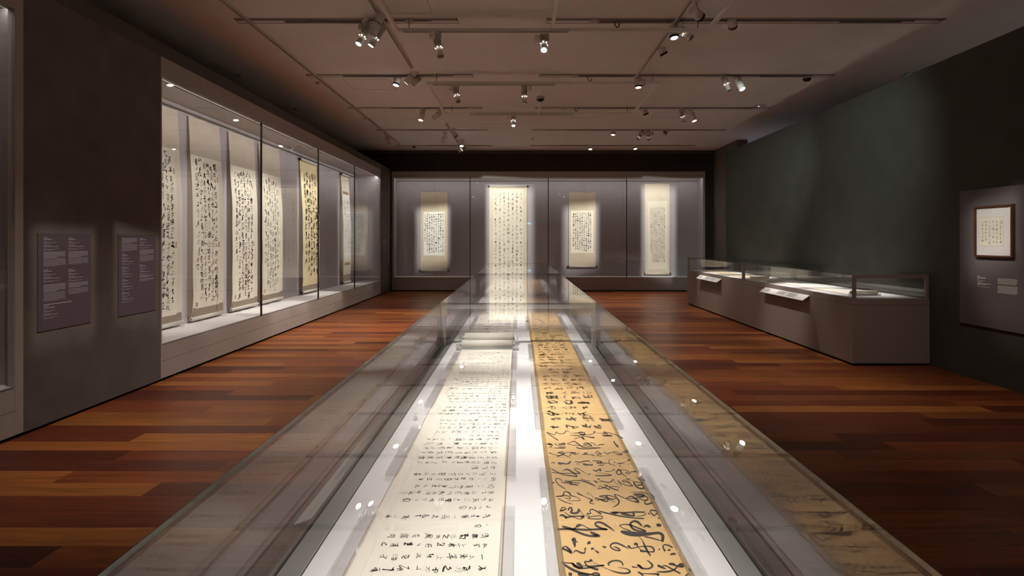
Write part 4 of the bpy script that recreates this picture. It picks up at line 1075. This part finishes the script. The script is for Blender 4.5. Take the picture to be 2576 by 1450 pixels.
def text_panel(label, y0, y1, z0, z1, layout, seed, frame_box=True):
    t = thing('text_panel', label, 'wall panel', (XL, (y0 + y1) / 2, z0), 'plum wall text panels')
    bd_ = MB().box(XL, XL + 0.006, y0, y1, z0, z1).build('board', PANELP, t)
    W = y1 - y0; H = z1 - z0; r = random.Random(seed)
    pl = lambda a, v: (XL + 0.0066, y0 + a, z1 - v)
    m = MB()
    for (kind, c, v, n) in layout:
        u0 = W * c; 
        if kind == 'head':
            dash_block(m, pl, u0, u0 + .05, v, 1, .01, .0065, r, cjk=True); dash_block(m, pl, u0, u0 + r.uniform(.07, .13), v + .014, 1, .01, .0075, r, cjk=True)
            dash_block(m, pl, u0, u0 + .04, v + .032, 1, .01, .003, r); dash_block(m, pl, u0, u0 + .13, v + .041, 2, .007, .003, r)
            dash_block(m, pl, u0, u0 + .08, v + .066, 1, .01, .0045, r); dash_block(m, pl, u0, u0 + r.uniform(.14, .2), v + .076, 1, .01, .0045, r)
            dash_block(m, pl, u0, u0 + .02, v + .09, 1, .01, .0025, r); dash_block(m, pl, u0, u0 + .17, v + .099, 2, .006, .0024, r)
        elif kind == 'cjk': dash_block(m, pl, u0, u0 + W * .40, v, n, .0115, .0058, r, cjk=True)
        elif kind == 'lat': dash_block(m, pl, u0, u0 + W * .40, v, n, .0076, .0026, r)
        elif kind == 'long': dash_block(m, pl, u0, u0 + W * .52, v, 1, .01, .008, r, cjk=True)
    m.build('lettering', PANELT, bd_)['kind'] = 'stuff'
    if frame_box:
        q = MB(); u0, u1, v0, v1, w = W * .10, W * .36, H - .085, H - .03, .0008
        for a, b, c, d in ((u0, u1, v0, v0 + w), (u0, u1, v1 - w, v1), (u0, u0 + w, v0, v1), (u1 - w, u1, v0, v1)):
            q.quad(pl(a, c), pl(a, d), pl(b, d), pl(b, c))
        q.build('printed_outline', PLATET, bd_)
    return t
text_panel('plum text panel with two full columns, farther from the long wall case', 4.73, 5.32, 0.826, 1.665,
           [('head', .10, .04, 0), ('cjk', .10, .165, 5), ('lat', .10, .222, 9), ('head', .10, .315, 0), ('cjk', .10, .445, 6), ('lat', .10, .515, 10), ('long', .10, .615, 0), ('head', .10, .63, 0),
            ('head', .55, .04, 0), ('cjk', .55, .165, 5), ('lat', .55, .222, 8), ('head', .55, .325, 0), ('cjk', .55, .45, 4), ('lat', .55, .5, 7)], 4)
text_panel('plum text panel next to the long wall case, many short entries', 5.683, 6.267, 0.826, 1.665,
           [('cjk', .09, .04, 5), ('lat', .09, .10, 10), ('head', .09, .205, 0), ('head', .09, .335, 0), ('head', .09, .465, 0), ('head', .09, .595, 0),
            ('head', .55, .04, 0), ('cjk', .55, .165, 5), ('lat', .55, .225, 9), ('head', .55, .325, 0), ('cjk', .55, .445, 2), ('lat', .55, .475, 4)], 5)
text_panel('plum text panel in the dark corner between the long case and the end case', 16.72, 17.25, 0.86, 1.70,
           [('cjk', .09, .06, 5), ('lat', .09, .13, 12), ('head', .09, .3, 0), ('head', .09, .5, 0), ('cjk', .55, .06, 6), ('lat', .55, .15, 12), ('head', .55, .35, 0)], 6, False)

wb = thing('wall_board', 'plum-grey board on the dark wall carrying the framed calligraphy', 'wall board', (XR, 5.9, 0.63))
bd_ = MB().box(XR - 0.035, XR, 5.15, 6.655, 0.63, 2.185).build('board', BOARDG, wb, bevel=0.002)
plr = lambda a, v: (XR - 0.0356, 6.655 - a, 2.185 - v)
r = random.Random(9); m = MB()
a0, a1 = 0.26, 0.55
def line(a, w, v, th, cjk=False): dash_block(m, plr, a, a + w, v, 1, .01, th, r, cjk=cjk)
line(a0, .035, .988, .008, True); line(a0, .12, 1.005, .010, True); line(a0, .02, 1.02, .004); line(a0, .1, 1.034, .004)
line(a0, .07, 1.052, .006); line(a0, .185, 1.068, .0065); line(a0, .12, 1.079, .006); line(a0, .02, 1.092, .003); line(a0, .17, 1.105, .004)
dash_block(m, plr, .53, .78, 1.0, 4, .0165, .0085, r, cjk=True, last=.9); dash_block(m, plr, .53, .78, 1.075, 9, .0095, .0045, r, last=.9)
m.build('lettering', BOARDT, bd_)['kind'] = 'stuff'

fp = thing('framed_calligraphy', 'small sheet of calligraphy in a white mount and dark wooden frame', 'picture', (XR - 0.037, 6.165, 1.42))
fy0, fy1, fz0, fz1, fw = 5.905, 6.40, 1.418, 1.988, 0.020
xf0, xf1 = XR - 0.075, XR - 0.0365
for b in ((fy0, fy0 + fw, fz0, fz1), (fy1 - fw, fy1, fz0, fz1), (fy0 + fw, fy1 - fw, fz0, fz0 + fw), (fy0 + fw, fy1 - fw, fz1 - fw, fz1)):
    MB().box(xf0, xf1, *b).build('frame_bar', FRAMEW, fp, bevel=0.002)
MB().box(xf0 + 0.018, xf1, fy0 + fw, fy1 - fw, fz0 + fw, fz1 - fw).build('mount', MATB, fp)
py0, py1, pz0, pz1 = 6.03, 6.335, 1.545, 1.855
MB().box(xf0 + 0.0165, xf0 + 0.018, py0 - .003, py1 + .003, pz0 - .003, pz1 + .003).build('mount_bevel', SILKT, fp)
st_ = MB().box(xf0 + 0.0155, xf0 + 0.0166, py0, py1, pz0, pz1).build('sheet', PAPERC, fp)
MB().box(xf0 + 0.004, xf0 + 0.006, fy0 + fw, fy1 - fw, fz0 + fw, fz1 - fw).build('glazing', CASEGLASS, fp)
ink = Ink(lambda a, v: (xf0 + 0.0151, py1 - a, pz1 - v))
for k in range(6):
    t_ = .025 + rw.uniform(0, .02)
    while t_ < .27:
        s = .04 * rw.uniform(.7, 1.2); ink.char(.275 - k * .047, t_ + s / 2, .034, s, rw, cursive=.8, bold=.85, res=3); t_ += s * 1.08
ink.build('calligraphy', INK, st_)
MB().box(xf0 + 0.0150, xf0 + 0.0152, py0 + .008, py0 + .02, pz1 - .07, pz1 - .04).build('seal', SEALP, st_)

# ------------------------------------------------------------------ ceiling fittings
SLOT_Y = [7.28, 9.70, 12.08, 14.46, 16.85]
def slot(label, x0, x1, y, grilles):
    """a long recessed ceiling slot with two cut-out ends, an inner channel and stretches of air grille"""
    t = thing('ceiling_slot', label, 'ceiling slot', ((x0 + x1) / 2, y, HC), 'recessed ceiling slots')
    d = 0.08; z = HC - 0.004
    for a in ((x0, x1, y - d, y - d + .008), (x0, x1, y + d - .008, y + d), (x0, x0 + .008, y - d, y + d), (x1 - .008, x1, y - d, y + d)):
        MB().box(*a, z - .004, HC).build('slot_edge', SLOTM, t)
    MB().box(x0 + .008, x1 - .008, y - d + .008, y + 0.005, HC - .002, HC).build('slot_bed', mat('slot_bed_brown', (0.20, 0.165, 0.155), .7), t)
    MB().box(x0 + .008, x1 - .008, y + 0.005, y + d - .008, HC - .0015, HC).build('slot_strip', RAILM, t)
    MB().box(x0 + 0.9, x1 - 0.35, y + 0.0, y + 0.018, HC - .006, HC - .002).build('track_channel', LAMPB, t)
    for g0, g1 in grilles:
        MB().box(g0, g1, y + .008, y + d - .012, HC - .0035, HC - .0015).build('grille_bed', LAMPB, t)
        n = int((g1 - g0) / 0.036)
        mesh = None
        for k in range(n):
            xx = g0 + (k + .5) * (g1 - g0) / n
            if mesh is None:
                o = MB().box(-0.006, 0.006, y + .009, y + d - .013, HC - .009, HC - .0036)
                q = origin_of(t); me = bpy.data.meshes.new('grille_bar'); me.from_pydata([(p[0], p[1] - q.y, p[2] - q.z) for p in o.v], [], o.f); me.materials.append(SLOTM); mesh = me
            b = bpy.data.objects.new('grille_bar', mesh); b.location = (xx - t.location.x, 0, 0); b.parent = t; col.objects.link(b)
    return t
pos = ('nearest', 'second', 'third', 'fourth', 'farthest')
for k, y in enumerate(SLOT_Y):
    g = k < 2
    slot('ceiling slot over the long wall case side, %s of the rows' % pos[k], -3.66, -0.78, y, [(-3.05, -1.95)] if g else [])
    slot('ceiling slot over the wall vitrine side, %s of the rows' % pos[k], 0.36, 5.5 - 0.05 * k, y, [(1.05, 2.0), (4.2, 5.0)] if g else [])

def track(label, p0, p1, w=0.036, h=0.034, mat_=TRACKM):
    p0 = Vector(p0); p1 = Vector(p1); d = (p1 - p0).normalized(); s = d.cross(UP)
    t = thing('lighting_track', label, 'lighting track', tuple((p0 + p1) / 2), 'lighting tracks')
    c = (p0 + p1) / 2; L = (p1 - p0).length / 2
    for sgn in (-1, 1):
        MB().obox(c + s * (sgn * (w / 2 - .004)), d, s, UP, L, .004, h / 2).build('track_wall', mat_, t)
    MB().obox(c + UP * (h / 2 - .003), d, s, UP, L, w / 2 - .0085, .003).build('track_back', LAMPB, t)
    for e in (p0, p1):
        MB().obox(e, d, s, UP, .01, w / 2 + .001, h / 2 + .001).build('end_cap', mat_, t)
    return t
ZT = HC - 0.018
track('surface track running along the ceiling above the long wall case', (-3.49, 0.5, ZT), (-3.49, 17.0, ZT), .05)
track('dark surface track left of the hanging rails with the double projectors', (-1.75, 0.5, ZT), (-1.75, 9.2, ZT))
track('surface track with cyan-lensed spotlights over the wall vitrine aisle', (2.04, 0.5, ZT), (2.04, 9.75, ZT))
track('short far track above the end wall case carrying small spotlights', (-1.75, 13.6, ZT), (-1.75, 17.1, ZT))

def rail(label, segs, drops):
    t = thing('hanging_rail', label, 'ceiling rail', tuple(segs[0][0]), 'pale hanging rails')
    for a, b in segs:
        a = Vector(a); b = Vector(b); d = (b - a).normalized()
        MB().obox((a + b) / 2, d, d.cross(UP), UP, (b - a).length / 2, .024, .022).build('rail_bar', RAILM, t, bevel=.003)
    for p in drops:
        MB().cyl(p, (p[0], p[1], HC), .005, n=8).build('drop_rod', CABLE, t)
    return t
ZR = 4.30
for y, lab in ((7.19, 'pale hanging rail frame crossing nearest the viewer'), (11.86, 'pale hanging rail frame crossing toward the far end')):
    ya = 0.5 if y < 8 else 9.62
    z = ZR
    segs = [((-1.58, y, z), (2.44, y, z))] + [((x, ya, z), (x, y - .025, z)) for x in (-1.56, 0.43, 2.42)]
    if y > 8: segs.append(((-1.58, ya - .025, z), (2.44, ya - .025, z)))
    rail(lab, segs, [(-1.40, y, z + .02), (2.30, y, z + .02)] + ([(-1.40, ya - .025, z + .02), (2.30, ya - .025, z + .02)] if y > 8 else []))
for (x0, x1, y, lab) in ((-1.46, 0.63, 7.10, 'cross track hung under the nearest rail with two projectors'), (-1.45, 0.62, 9.53, 'cross track hung under the second rail with two projectors'), (-1.0, 1.15, 11.80, 'cross track hung under the far rail with one lit projector'),
                         (-1.46, 0.9, 4.70, 'cross track above the foreground vitrine, out of the picture'), (-1.46, 0.9, 2.30, 'cross track above the viewer, out of the picture')):
    track(lab, (x0, y, ZR - .040), (x1, y, ZR - .040), .06, .034)

# ---- lamps
def cable_loop(a, b, sag, side, n=8):
    a = Vector(a); b = Vector(b)
    return [a.lerp(b, k / n) + side * (sag * math.sin(math.pi * k / n)) for k in range(n + 1)]

def lamp(kind, label, pivot, mount_z, target, lens, light=None, group='ceiling spotlights'):
    """kind: projector (finned body, snoot), cylinder, can (short body with a black ring)"""
    pivot = Vector(pivot); d = (Vector(target) - pivot).normalized()
    t = thing('spotlight', label, 'spotlight', (pivot.x, pivot.y, mount_z), group)
    side = d.cross(UP)
    side = side.normalized() if side.length > 1e-3 else Vector((1, 0, 0))
    nrm = side.cross(d)
    top = Vector((pivot.x, pivot.y, mount_z))
    MB().obox(top - UP * .017, side, UP.cross(side), UP, .055, .02, .016).build('track_adapter', LAMPW, t, bevel=.003)
    if kind == 'projector':
        for sg in (-1, 1):
            a = top - UP * .034 + side * (sg * .062); b = pivot + side * (sg * .062)
            MB().tube([a, b], .004, 6).build('yoke_arm', LAMPG, t)
        MB().tube([top - UP * .034 - side * .062, top - UP * .034 + side * .062], .004, 6).build('yoke_bar', LAMPG, t)
        bd_ = MB().cyl(pivot - d * .12, pivot + d * .045, .046, n=20).build('body', LAMPG, t, smooth=True)
        f = MB()
        for k in range(5): f.cyl(pivot - d * (.115 - .017 * k), pivot - d * (.108 - .017 * k), .055, n=18)
        f.build('cooling_fins', LAMPW, bd_)
        cl_ = MB().cyl(pivot + d * .045, pivot + d * .07, .056, .05, n=20).build('collar', LAMPW, t, smooth=True)
        if lens is not None:
            g = MB()
            for k in range(6):
                a = 2 * math.pi * k / 6 + .3
                c = pivot + d * .071 + (side * math.cos(a) + nrm * math.sin(a)) * .045
                g.cyl(c, c + d * .006, .0075, .005, n=8)
            g.build('collar_glint', GLINT, cl_)
        MB().cyl(pivot + d * .07, pivot + d * .165, .036, n=18).build('snoot', LAMPW, t, smooth=True)
        fr_ = MB().cyl(pivot + d * .165, pivot + d * .19, .040, .048, n=20).build('front_ring', LAMPG, t, smooth=True)
        ln = pivot + d * .1905; lr = .036
        bx = top - UP * .07 + side * .10
        MB().obox(bx, side, UP.cross(side), UP, .024, .03, .04).build('driver_box', LAMPW, t, bevel=.003)
        MB().tube(cable_loop(bx - UP * .04, pivot - d * .12, .07, side), .003, 5).build('cable', CABLE, t)
    elif kind == 'cylinder':
        MB().obox((top + pivot) / 2 + side * .062 - UP * .01, side, UP.cross(side), UP, .006, .02, (top - pivot).length / 2).build('stem', LAMPW, t)
        MB().cyl(pivot - d * .15, pivot - d * .02, .05, n=22).build('heat_sink', LAMPW, t, smooth=True)
        MB().cyl(pivot - d * .02, pivot - d * .012, .058, n=22).build('joint_ring', STEEL, t, smooth=True)
        MB().cyl(pivot - d * .012, pivot + d * .14, .056, n=22).build('body', LAMPW, t, smooth=True)
        fr_ = MB().cyl(pivot + d * .14, pivot + d * .146, .057, n=22).build('front_ring', LAMPG, t, smooth=True)
        ln = pivot + d * .1465; lr = .048
    else:
        MB().obox((top + pivot) / 2 - UP * .008, side, UP.cross(side), UP, .008, .016, max(.02, (top - pivot).length / 2)).build('stem', LAMPW, t)
        MB().cyl(pivot - d * .075, pivot + d * .06, .056, n=22).build('body', LAMPW, t, smooth=True)
        fr_ = MB().cyl(pivot + d * .06, pivot + d * .088, .059, n=22).build('front_ring', LAMPB, t, smooth=True)
        ln = pivot + d * .0885; lr = .050
    MB().cyl(ln, ln + d * .004, lr, lr * .9, n=20).build('lens', lens if lens else LENSOFF, fr_)
    if light:
        spot_light(ln + d * .02, target, light[0], light[1], light[2], light[3], t, radius=.005, aspect=light[4] if len(light) > 4 else None)
    return t

LENSDIM = mat('lens_dim', (1, 1, 1), 0.3, emit=(1.0, 0.97, 0.90), estr=0.6)
WARM = (1.0, 0.90, 0.78); NEUT = (1.0, 0.95, 0.88); COOL = (0.90, 0.96, 1.0); GRN = (0.84, 1.0, 0.93)
def LP(kind, label, px, py, Y, target, lens, light=None, mz=None, **kw):
    v = P(px, py, Y)
    return lamp(kind, label, v, mz if mz else HC - .036, target, lens, light, **kw)
ZX = ZR - .058
DK = V_RIM
# cross tracks over the central vitrines
LP('projector', 'projector spotlight hanging near the start of the nearest cross track, dark lens', 1101, 108, 7.10, (-0.25, 6.6, DK), LENSOFF, (560, NEUT, 30, 1.0), ZX)
LP('projector', 'glaring projector spotlight near the end of the nearest cross track', 1369, 103, 7.10, (0.15, 4.75, DK), LENSW, (560, NEUT, 30, 1.0), ZX)
LP('projector', 'projector spotlight with a box and looped cable on the second cross track', 1147, 232, 9.53, (-0.2, 8.5, DK), LENSOFF, (560, NEUT, 32, 1.0), ZX)
LP('projector', 'projector spotlight pointing straight down beside the dome camera', 1319, 232, 9.53, (0.15, 9.6, DK), LENSOFF, (500, NEUT, 32, 1.0), ZX)
LP('projector', 'glaring projector spotlight on the far cross track', 1291, 298, 11.80, (0.0, 10.2, DK), LENSW, (380, NEUT, 26, .9), ZX)
for k, (x, y, ty, pw) in enumerate(((-0.9, 4.70, 3.0, 420), (-0.3, 4.70, 2.2, 420), (0.35, 4.70, 1.4, 400), (0.8, 4.70, 5.2, 560), (-0.9, 2.30, 3.75, 900), (-0.2, 2.30, 2.4, 380), (0.5, 2.30, 1.0, 330))):
    lamp('projector', 'projector above the foreground vitrine, out of the picture, %s' % ('first', 'second', 'third', 'fourth', 'first overhead', 'second overhead', 'third overhead')[k], (x, y, ZX - .16), ZX, (0.0, ty, DK), LENSDIM, (pw * 1.2, NEUT, 25, 1.0), 'spotlights above the foreground')
# cluster on the dark track over the left aisle
LP('cylinder', 'fat white cylinder spotlight in the near cluster, seen from behind', 948, 62, 6.95, (-3.6, 6.6, 0.3), LENSOFF)
LP('projector', 'projector with a white lens leaning furthest out of the near cluster', 918, 82, 7.15, (-3.6, 5.6, 0.0), LENSW, (90, NEUT, 40, 1.0))
LP('projector', 'finned projector with a white lens at the back of the near cluster', 952, 84, 7.2, (XL, 6.7, 0.2), LENSW, (90, NEUT, 40, 1.0))
LP('cylinder', 'white cylinder spotlight with a bright lens in the second left cluster', 1036, 192, 9.55, (-4.68, 10.62, 1.5), LENSW, (540, NEUT, 48, .8, (.5, 1.08, .25)))
LP('can', 'small lit spotlight half hidden behind the second left cluster', 999, 203, 9.75, (-3.0, 8.9, 0.0), LENSW, (480, WARM, 70, .9))
LP('cylinder', 'dull cylinder spotlight at the back of the second left cluster', 1052, 198, 9.75, (-4.68, 9.56, 1.5), LENSOFF, (560, NEUT, 35, .25, (.5, 1.08, .25)))
LP('cylinder', 'slanting cylinder spotlight with a white lens on the third slot', 1062, 287, 12.08, (-2.9, 11.2, 0.0), LENSW, (480, WARM, 66, .9))
LP('cylinder', 'slanting cylinder spotlight with a dark lens on the third slot', 1103, 287, 12.08, (-4.68, 12.6, 1.7), LENSOFF, (600, NEUT, 40, .25, (.55, 1.2, .2)))
LP('cylinder', 'lone cylinder spotlight at the end of the track above the long wall case', 976, 348, 15.05, (-2.6, 16.6, 0.2), LENSOFF)
LP('cylinder', 'dull slanting cylinder spotlight on the fourth slot', 1118, 346, 14.46, (-2.78, 18.4, 1.86), LENSOFF, (820, NEUT, 34, .35, (.50, .80, .25)))
LP('can', 'black lit spotlight at the head of the far short track', 1143, 336, 14.1, (-0.34, 18.4, 1.85), LENSW, (950, NEUT, 60, .8, (.72, 1.6, .15)))
LP('can', 'small lit spotlight halfway along the far short track', 1161, 361, 15.6, (-1.2, 13.8, 0.0), LENSW)
LP('projector', 'tilted projector at the far end of the short track', 1166, 373, 16.2, (-4.68, 15.2, 1.8), LENSOFF, (360, NEUT, 40, .25, (.40, 1.25, .25)))
# right aisle
LP('can', 'spotlight with a cyan lens turned to the wall, topmost on the aisle track', 1752, 34, 6.55, (XR, 8.7, 2.65), LENSC, (210, GRN, 58, 1.0))
LP('can', 'spotlight with a cyan lens hanging from the nearest ceiling slot', 1842, 56, 7.28, (XR, 12.4, 2.45), LENSC, (480, GRN, 40, 1.0))
LP('can', 'lit spotlight pointing down on the aisle track beside a finned projector', 1694, 80, 7.45, (2.5, 6.9, 0.0), LENSW, (180, WARM, 58, .9))
LP('projector', 'finned projector with black sockets on the aisle track pointing at the wall', 1712, 74, 7.3, (XR, 6.05, 1.09), LENSOFF, (200, (1.0, .86, .78), 13, 1.0))
LP('can', 'spotlight with a black rim turned away, lowest on the aisle track', 1664, 124, 8.3, (4.24, 8.95, 0.78), LENSOFF, (420, NEUT, 26, 1.0))
LP('can', 'spotlight with a lit lens pointing down where the aisle track ends', 1605, 208, 9.85, (2.3, 9.6, 0.0), LENSW, (170, WARM, 60, .9))
LP('can', 'spotlight turned toward the wall where the aisle track ends', 1615, 202, 9.95, (3.6, 11.2, 0.0), LENSOFF, (160, WARM, 56, .9))
LP('projector', 'projector with black sockets on the second slot over the wall vitrines', 1824, 202, 9.70, (4.75, 9.3, 0.86), LENSOFF, (860, NEUT, 22, 1.0))
LP('cylinder', 'brightly lit cylinder projector on the second slot over the wall vitrines', 1859, 208, 9.70, (4.75, 8.1, 0.86), LENSW, (860, NEUT, 22, 1.0))
LP('can', 'spotlight with a black rim below the third slot by the rail end', 1622, 279, 12.08, (4.24, 12.5, 0.78), LENSOFF, (330, NEUT, 30, 1.0))
LP('projector', 'projector with black sockets on the third slot over the wall vitrines', 1715, 285, 12.08, (4.75, 12.9, 0.86), LENSOFF, (860, NEUT, 22, 1.0))
LP('cylinder', 'lit cylinder projector on the third slot over the wall vitrines', 1741, 289, 12.08, (4.75, 11.5, 0.86), LENSW, (860, NEUT, 22, 1.0))
LP('can', 'lit spotlight pointing down on the fourth slot', 1543, 331, 14.46, (1.9, 13.9, 0.0), LENSW, (260, WARM, 62, .9))
LP('projector', 'first of two pale projectors side by side on the fourth slot', 1612, 338, 14.46, (2.10, 18.4, 1.86), LENSOFF, (900, NEUT, 24, .4, (.52, .85, .28)))
LP('projector', 'second of two pale projectors side by side on the fourth slot', 1631, 338, 14.46, (4.58, 18.4, 1.95), LENSOFF, (700, NEUT, 36, .4, (.52, 1.45, .18)))
LP('can', 'dark-rimmed spotlight beyond the pair of pale projectors on the fourth slot', 1677, 330, 14.46, (-1.0, 13.2, 0.0), LENSOFF, (300, WARM, 60, .8))
LP('can', 'lit spotlight just before the end wall over the centre scroll', 1485, 369, 16.85, (2.0, 15.5, 0.0), LENSW, (220, WARM, 66, .9))
LP('can', 'tilted lit spotlight just before the end wall beyond the centre scroll', 1597, 368, 16.85, (4.0, 15.6, 0.0), LENSW, (220, WARM, 66, .9))
lamp('can', 'spotlight lighting the framed calligraphy from outside the picture', (2.2, 4.70, 4.2), HC - .036, (XR - .05, 6.17, 1.72), LENSW, (480, NEUT, 12, .5, (.30, .30, .5)), 'spotlights above the foreground')
lamp('can', 'spotlight lighting the floor beside the viewer from outside the picture', (-2.6, 3.4, 4.2), HC - .036, (-2.4, 5.2, 0.0), LENSW, (260, WARM, 70, .9), 'spotlights above the foreground')
lamp('can', 'added fill spotlight outside the picture for the aisle floor and wall vitrine end', (2.6, 3.4, 4.2), HC - .036, (3.9, 6.2, 0.2), LENSW, (130, WARM, 66, 1.0), 'spotlights above the foreground')  # unseen fill lamp, added to brighten the near end of the wall vitrine

# ---- cameras, detectors, hooks
def dome_camera(label, p, top_z, r=.075):
    p = Vector(p)
    t = thing('dome_camera', label, 'security camera', (p.x, p.y, top_z), 'dome cameras')
    MB().cyl((p.x, p.y, top_z), (p.x, p.y, top_z - .02), r * .55, n=18).build('mount', CAMW, t, smooth=True)
    MB().cyl((p.x, p.y, top_z - .02), (p.x, p.y, top_z - .055), r, n=24).build('housing', CAMW, t, smooth=True)
    m = MB()
    prev = (r * .92, top_z - .055)
    for k in range(1, 6):
        a = math.radians(90 * k / 5); cur = (r * .92 * math.cos(a) + .0005, top_z - .055 - r * .62 * math.sin(a))
        m.cyl((p.x, p.y, prev[1]), (p.x, p.y, cur[1]), prev[0], cur[0], n=20, caps=(k == 5)); prev = cur
    m.build('dome', CAMB, t, smooth=True)
    return t
dome_camera('white dome camera at the end of the second ceiling slot', P(2030, 178, 9.70), HC - .004)
dome_camera('white dome camera half hidden behind the top of the dark wall', P(2291, 172, 9.55), HC - .002)
dome_camera('white dome camera under the hanging rail beside a projector', P(1359, 225, 10.4), 4.30 - .02, .08)
dome_camera('small dome camera close to the end wall', P(1042, 366, 16.7), HC - .002, .06)
wd = thing('ceiling_sensor', 'flat white ceiling sensor with a blue light by the third slot', 'sensor', tuple(P(1912, 265, 11.85)))
c = P(1912, 262, 11.85); c.z = HC
MB().cyl(c, c - UP * .03, .12, .10, n=26).build('shell', CAMW, wd, smooth=True)
MB().cyl(c - UP * .03 - Vector((.05, .05, 0)), c - UP * .034 - Vector((.05, .05, 0)), .010, n=10).build('indicator', BLUELED, wd)
for k, (px, y, nm) in enumerate(((1031, 7.28, 'nearest slot over the left aisle'), (1098, 9.70, 'second slot over the left aisle'), (1496, 7.28, 'nearest slot over the right aisle'), (1447, 9.70, 'second slot over the right aisle'), (1420, 12.08, 'third slot over the right aisle'))):
    x = (px - VX) * y / F_PX
    t = thing('smoke_detector', 'round white detector on the %s' % nm, 'detector', (x, y, HC), 'smoke detectors')
    MB().cyl((x, y, HC - .004), (x, y, HC - .016), .062, n=22).build('base', CAMW, t, smooth=True)
    MB().cyl((x, y, HC - .016), (x, y, HC - .034), .048, .036, n=22).build('cap', CAMW, t, smooth=True)
for k, (px, py, Y, lab) in enumerate(((1546, 62, 7.25, 'dark hook and cable below the nearest slot'), (1479, 200, 9.68, 'dark hook and cable below the second slot'), (1446, 276, 12.05, 'dark hook and cable below the third slot'))):
    p = P(px, py, Y)
    t = thing('ceiling_hook', lab, 'hook', (p.x, p.y, HC), 'ceiling hooks')
    MB().tube([(p.x - .05, p.y, HC), p + UP * .03, (p.x + .04, p.y, HC)], .004).build('cable', CABLE, t)
    MB().tube([p + UP * .03, p, p + Vector((.03, 0, -.04)), p + Vector((.06, 0, -.02)), p + Vector((.065, 0, .02))], .006).build('hook', LAMPB, t)
for k, (px, py, lab) in enumerate(((600, 188, 'faint flush sprinkler above the near half of the long wall case'), (743, 273, 'faint flush sprinkler above the far half of the long wall case'), (798, 207, 'tiny sprinkler beside the left track'), (917, 297, 'tiny sprinkler beside the left track further back'), (1340, 349, 'tiny sprinkler near the end wall'))):
    Y = F_PX * (HC - CAM_H) / (VY - py); x = (px - VX) * Y / F_PX
    t = thing('sprinkler', lab, 'sprinkler', (x, Y, HC), 'ceiling sprinklers')
    MB().cyl((x, Y, HC), (x, Y, HC - .008), .05, .045, n=18).build('plate', CAMW, t, smooth=True)
    MB().cyl((x, Y, HC - .008), (x, Y, HC - .03), .012, .018, n=12).build('nozzle', STEEL, t, smooth=True)

# exit sign on the wall behind the visitor, mirrored in the glass of the end case
es = thing('exit_sign', 'glowing blue-green exit sign on the wall behind the visitor', 'sign', (0.76, YF + .02, 2.75))
MB().box(0.60, 0.90, YF, YF + .05, 2.72, 2.88).build('housing', CAMW, es)
MB().box(0.615, 0.885, YF + .05, YF + .053, 2.735, 2.865).build('face', SIGN, es)

# upturned area lights without fixtures, added for the glow from the next room
area_light('next_room_glow', (7.3, 16.6, 2.2), (math.radians(180), 0, 0), 1.2, 1.2, 5.0, (0.62, 0.75, 1.0))
area_light('next_room_glow', (7.4, 6.0, 2.2), (math.radians(180), 0, 0), 1.2, 6.0, 6.0, (1.0, 0.8, 0.68))

# two framing projectors out of the picture finish the long wall case
lamp('projector', 'framing projector out of the picture aimed at the first cream scroll', (-0.8, 4.95, 4.2), HC - .036, (-4.68, 7.35, 1.5), LENSDIM, (560, NEUT, 33, .25, (.48, 1.08, .25)), 'spotlights above the foreground')

# unseen fill lamps, added to brighten faces turned toward the viewer
for k, (x, y, tx, ty) in enumerate(((-2.2, -0.6, -2.4, -2.0), (1.0, -0.8, 1.2, -2.2), (3.6, -0.4, 3.4, -1.8))):
    lamp('can', 'added fill spotlight behind the visitor over the floor, %s from the long case side' % ('first', 'second', 'third')[k], (x, y, 4.2), HC - .036, (tx, ty, 0.4), LENSW, (420, WARM, 90, .9), 'added fill spotlights behind the visitor')

lamp('projector', 'framing projector out of the picture aimed at the first plum text panel', (-1.75, 5.03, 4.2), HC - .036, (XL, 5.03, 1.25), LENSDIM, (150, (1.0, .93, .8), 15, .3, (.345, .315, .2)), 'spotlights above the foreground')
lamp('projector', 'framing projector out of the picture aimed at the second plum text panel', (-1.75, 5.55, 4.2), HC - .036, (XL, 5.98, 1.25), LENSDIM, (150, (1.0, .93, .8), 15, .3, (.345, .315, .2)), 'spotlights above the foreground')

lamp('projector', 'framing projector out of the picture aimed at the second cream scroll', (-1.2, 5.3, 4.2), HC - .036, (-4.68, 8.42, 1.5), LENSDIM, (620, NEUT, 33, .25, (.48, 1.08, .25)), 'spotlights above the foreground')
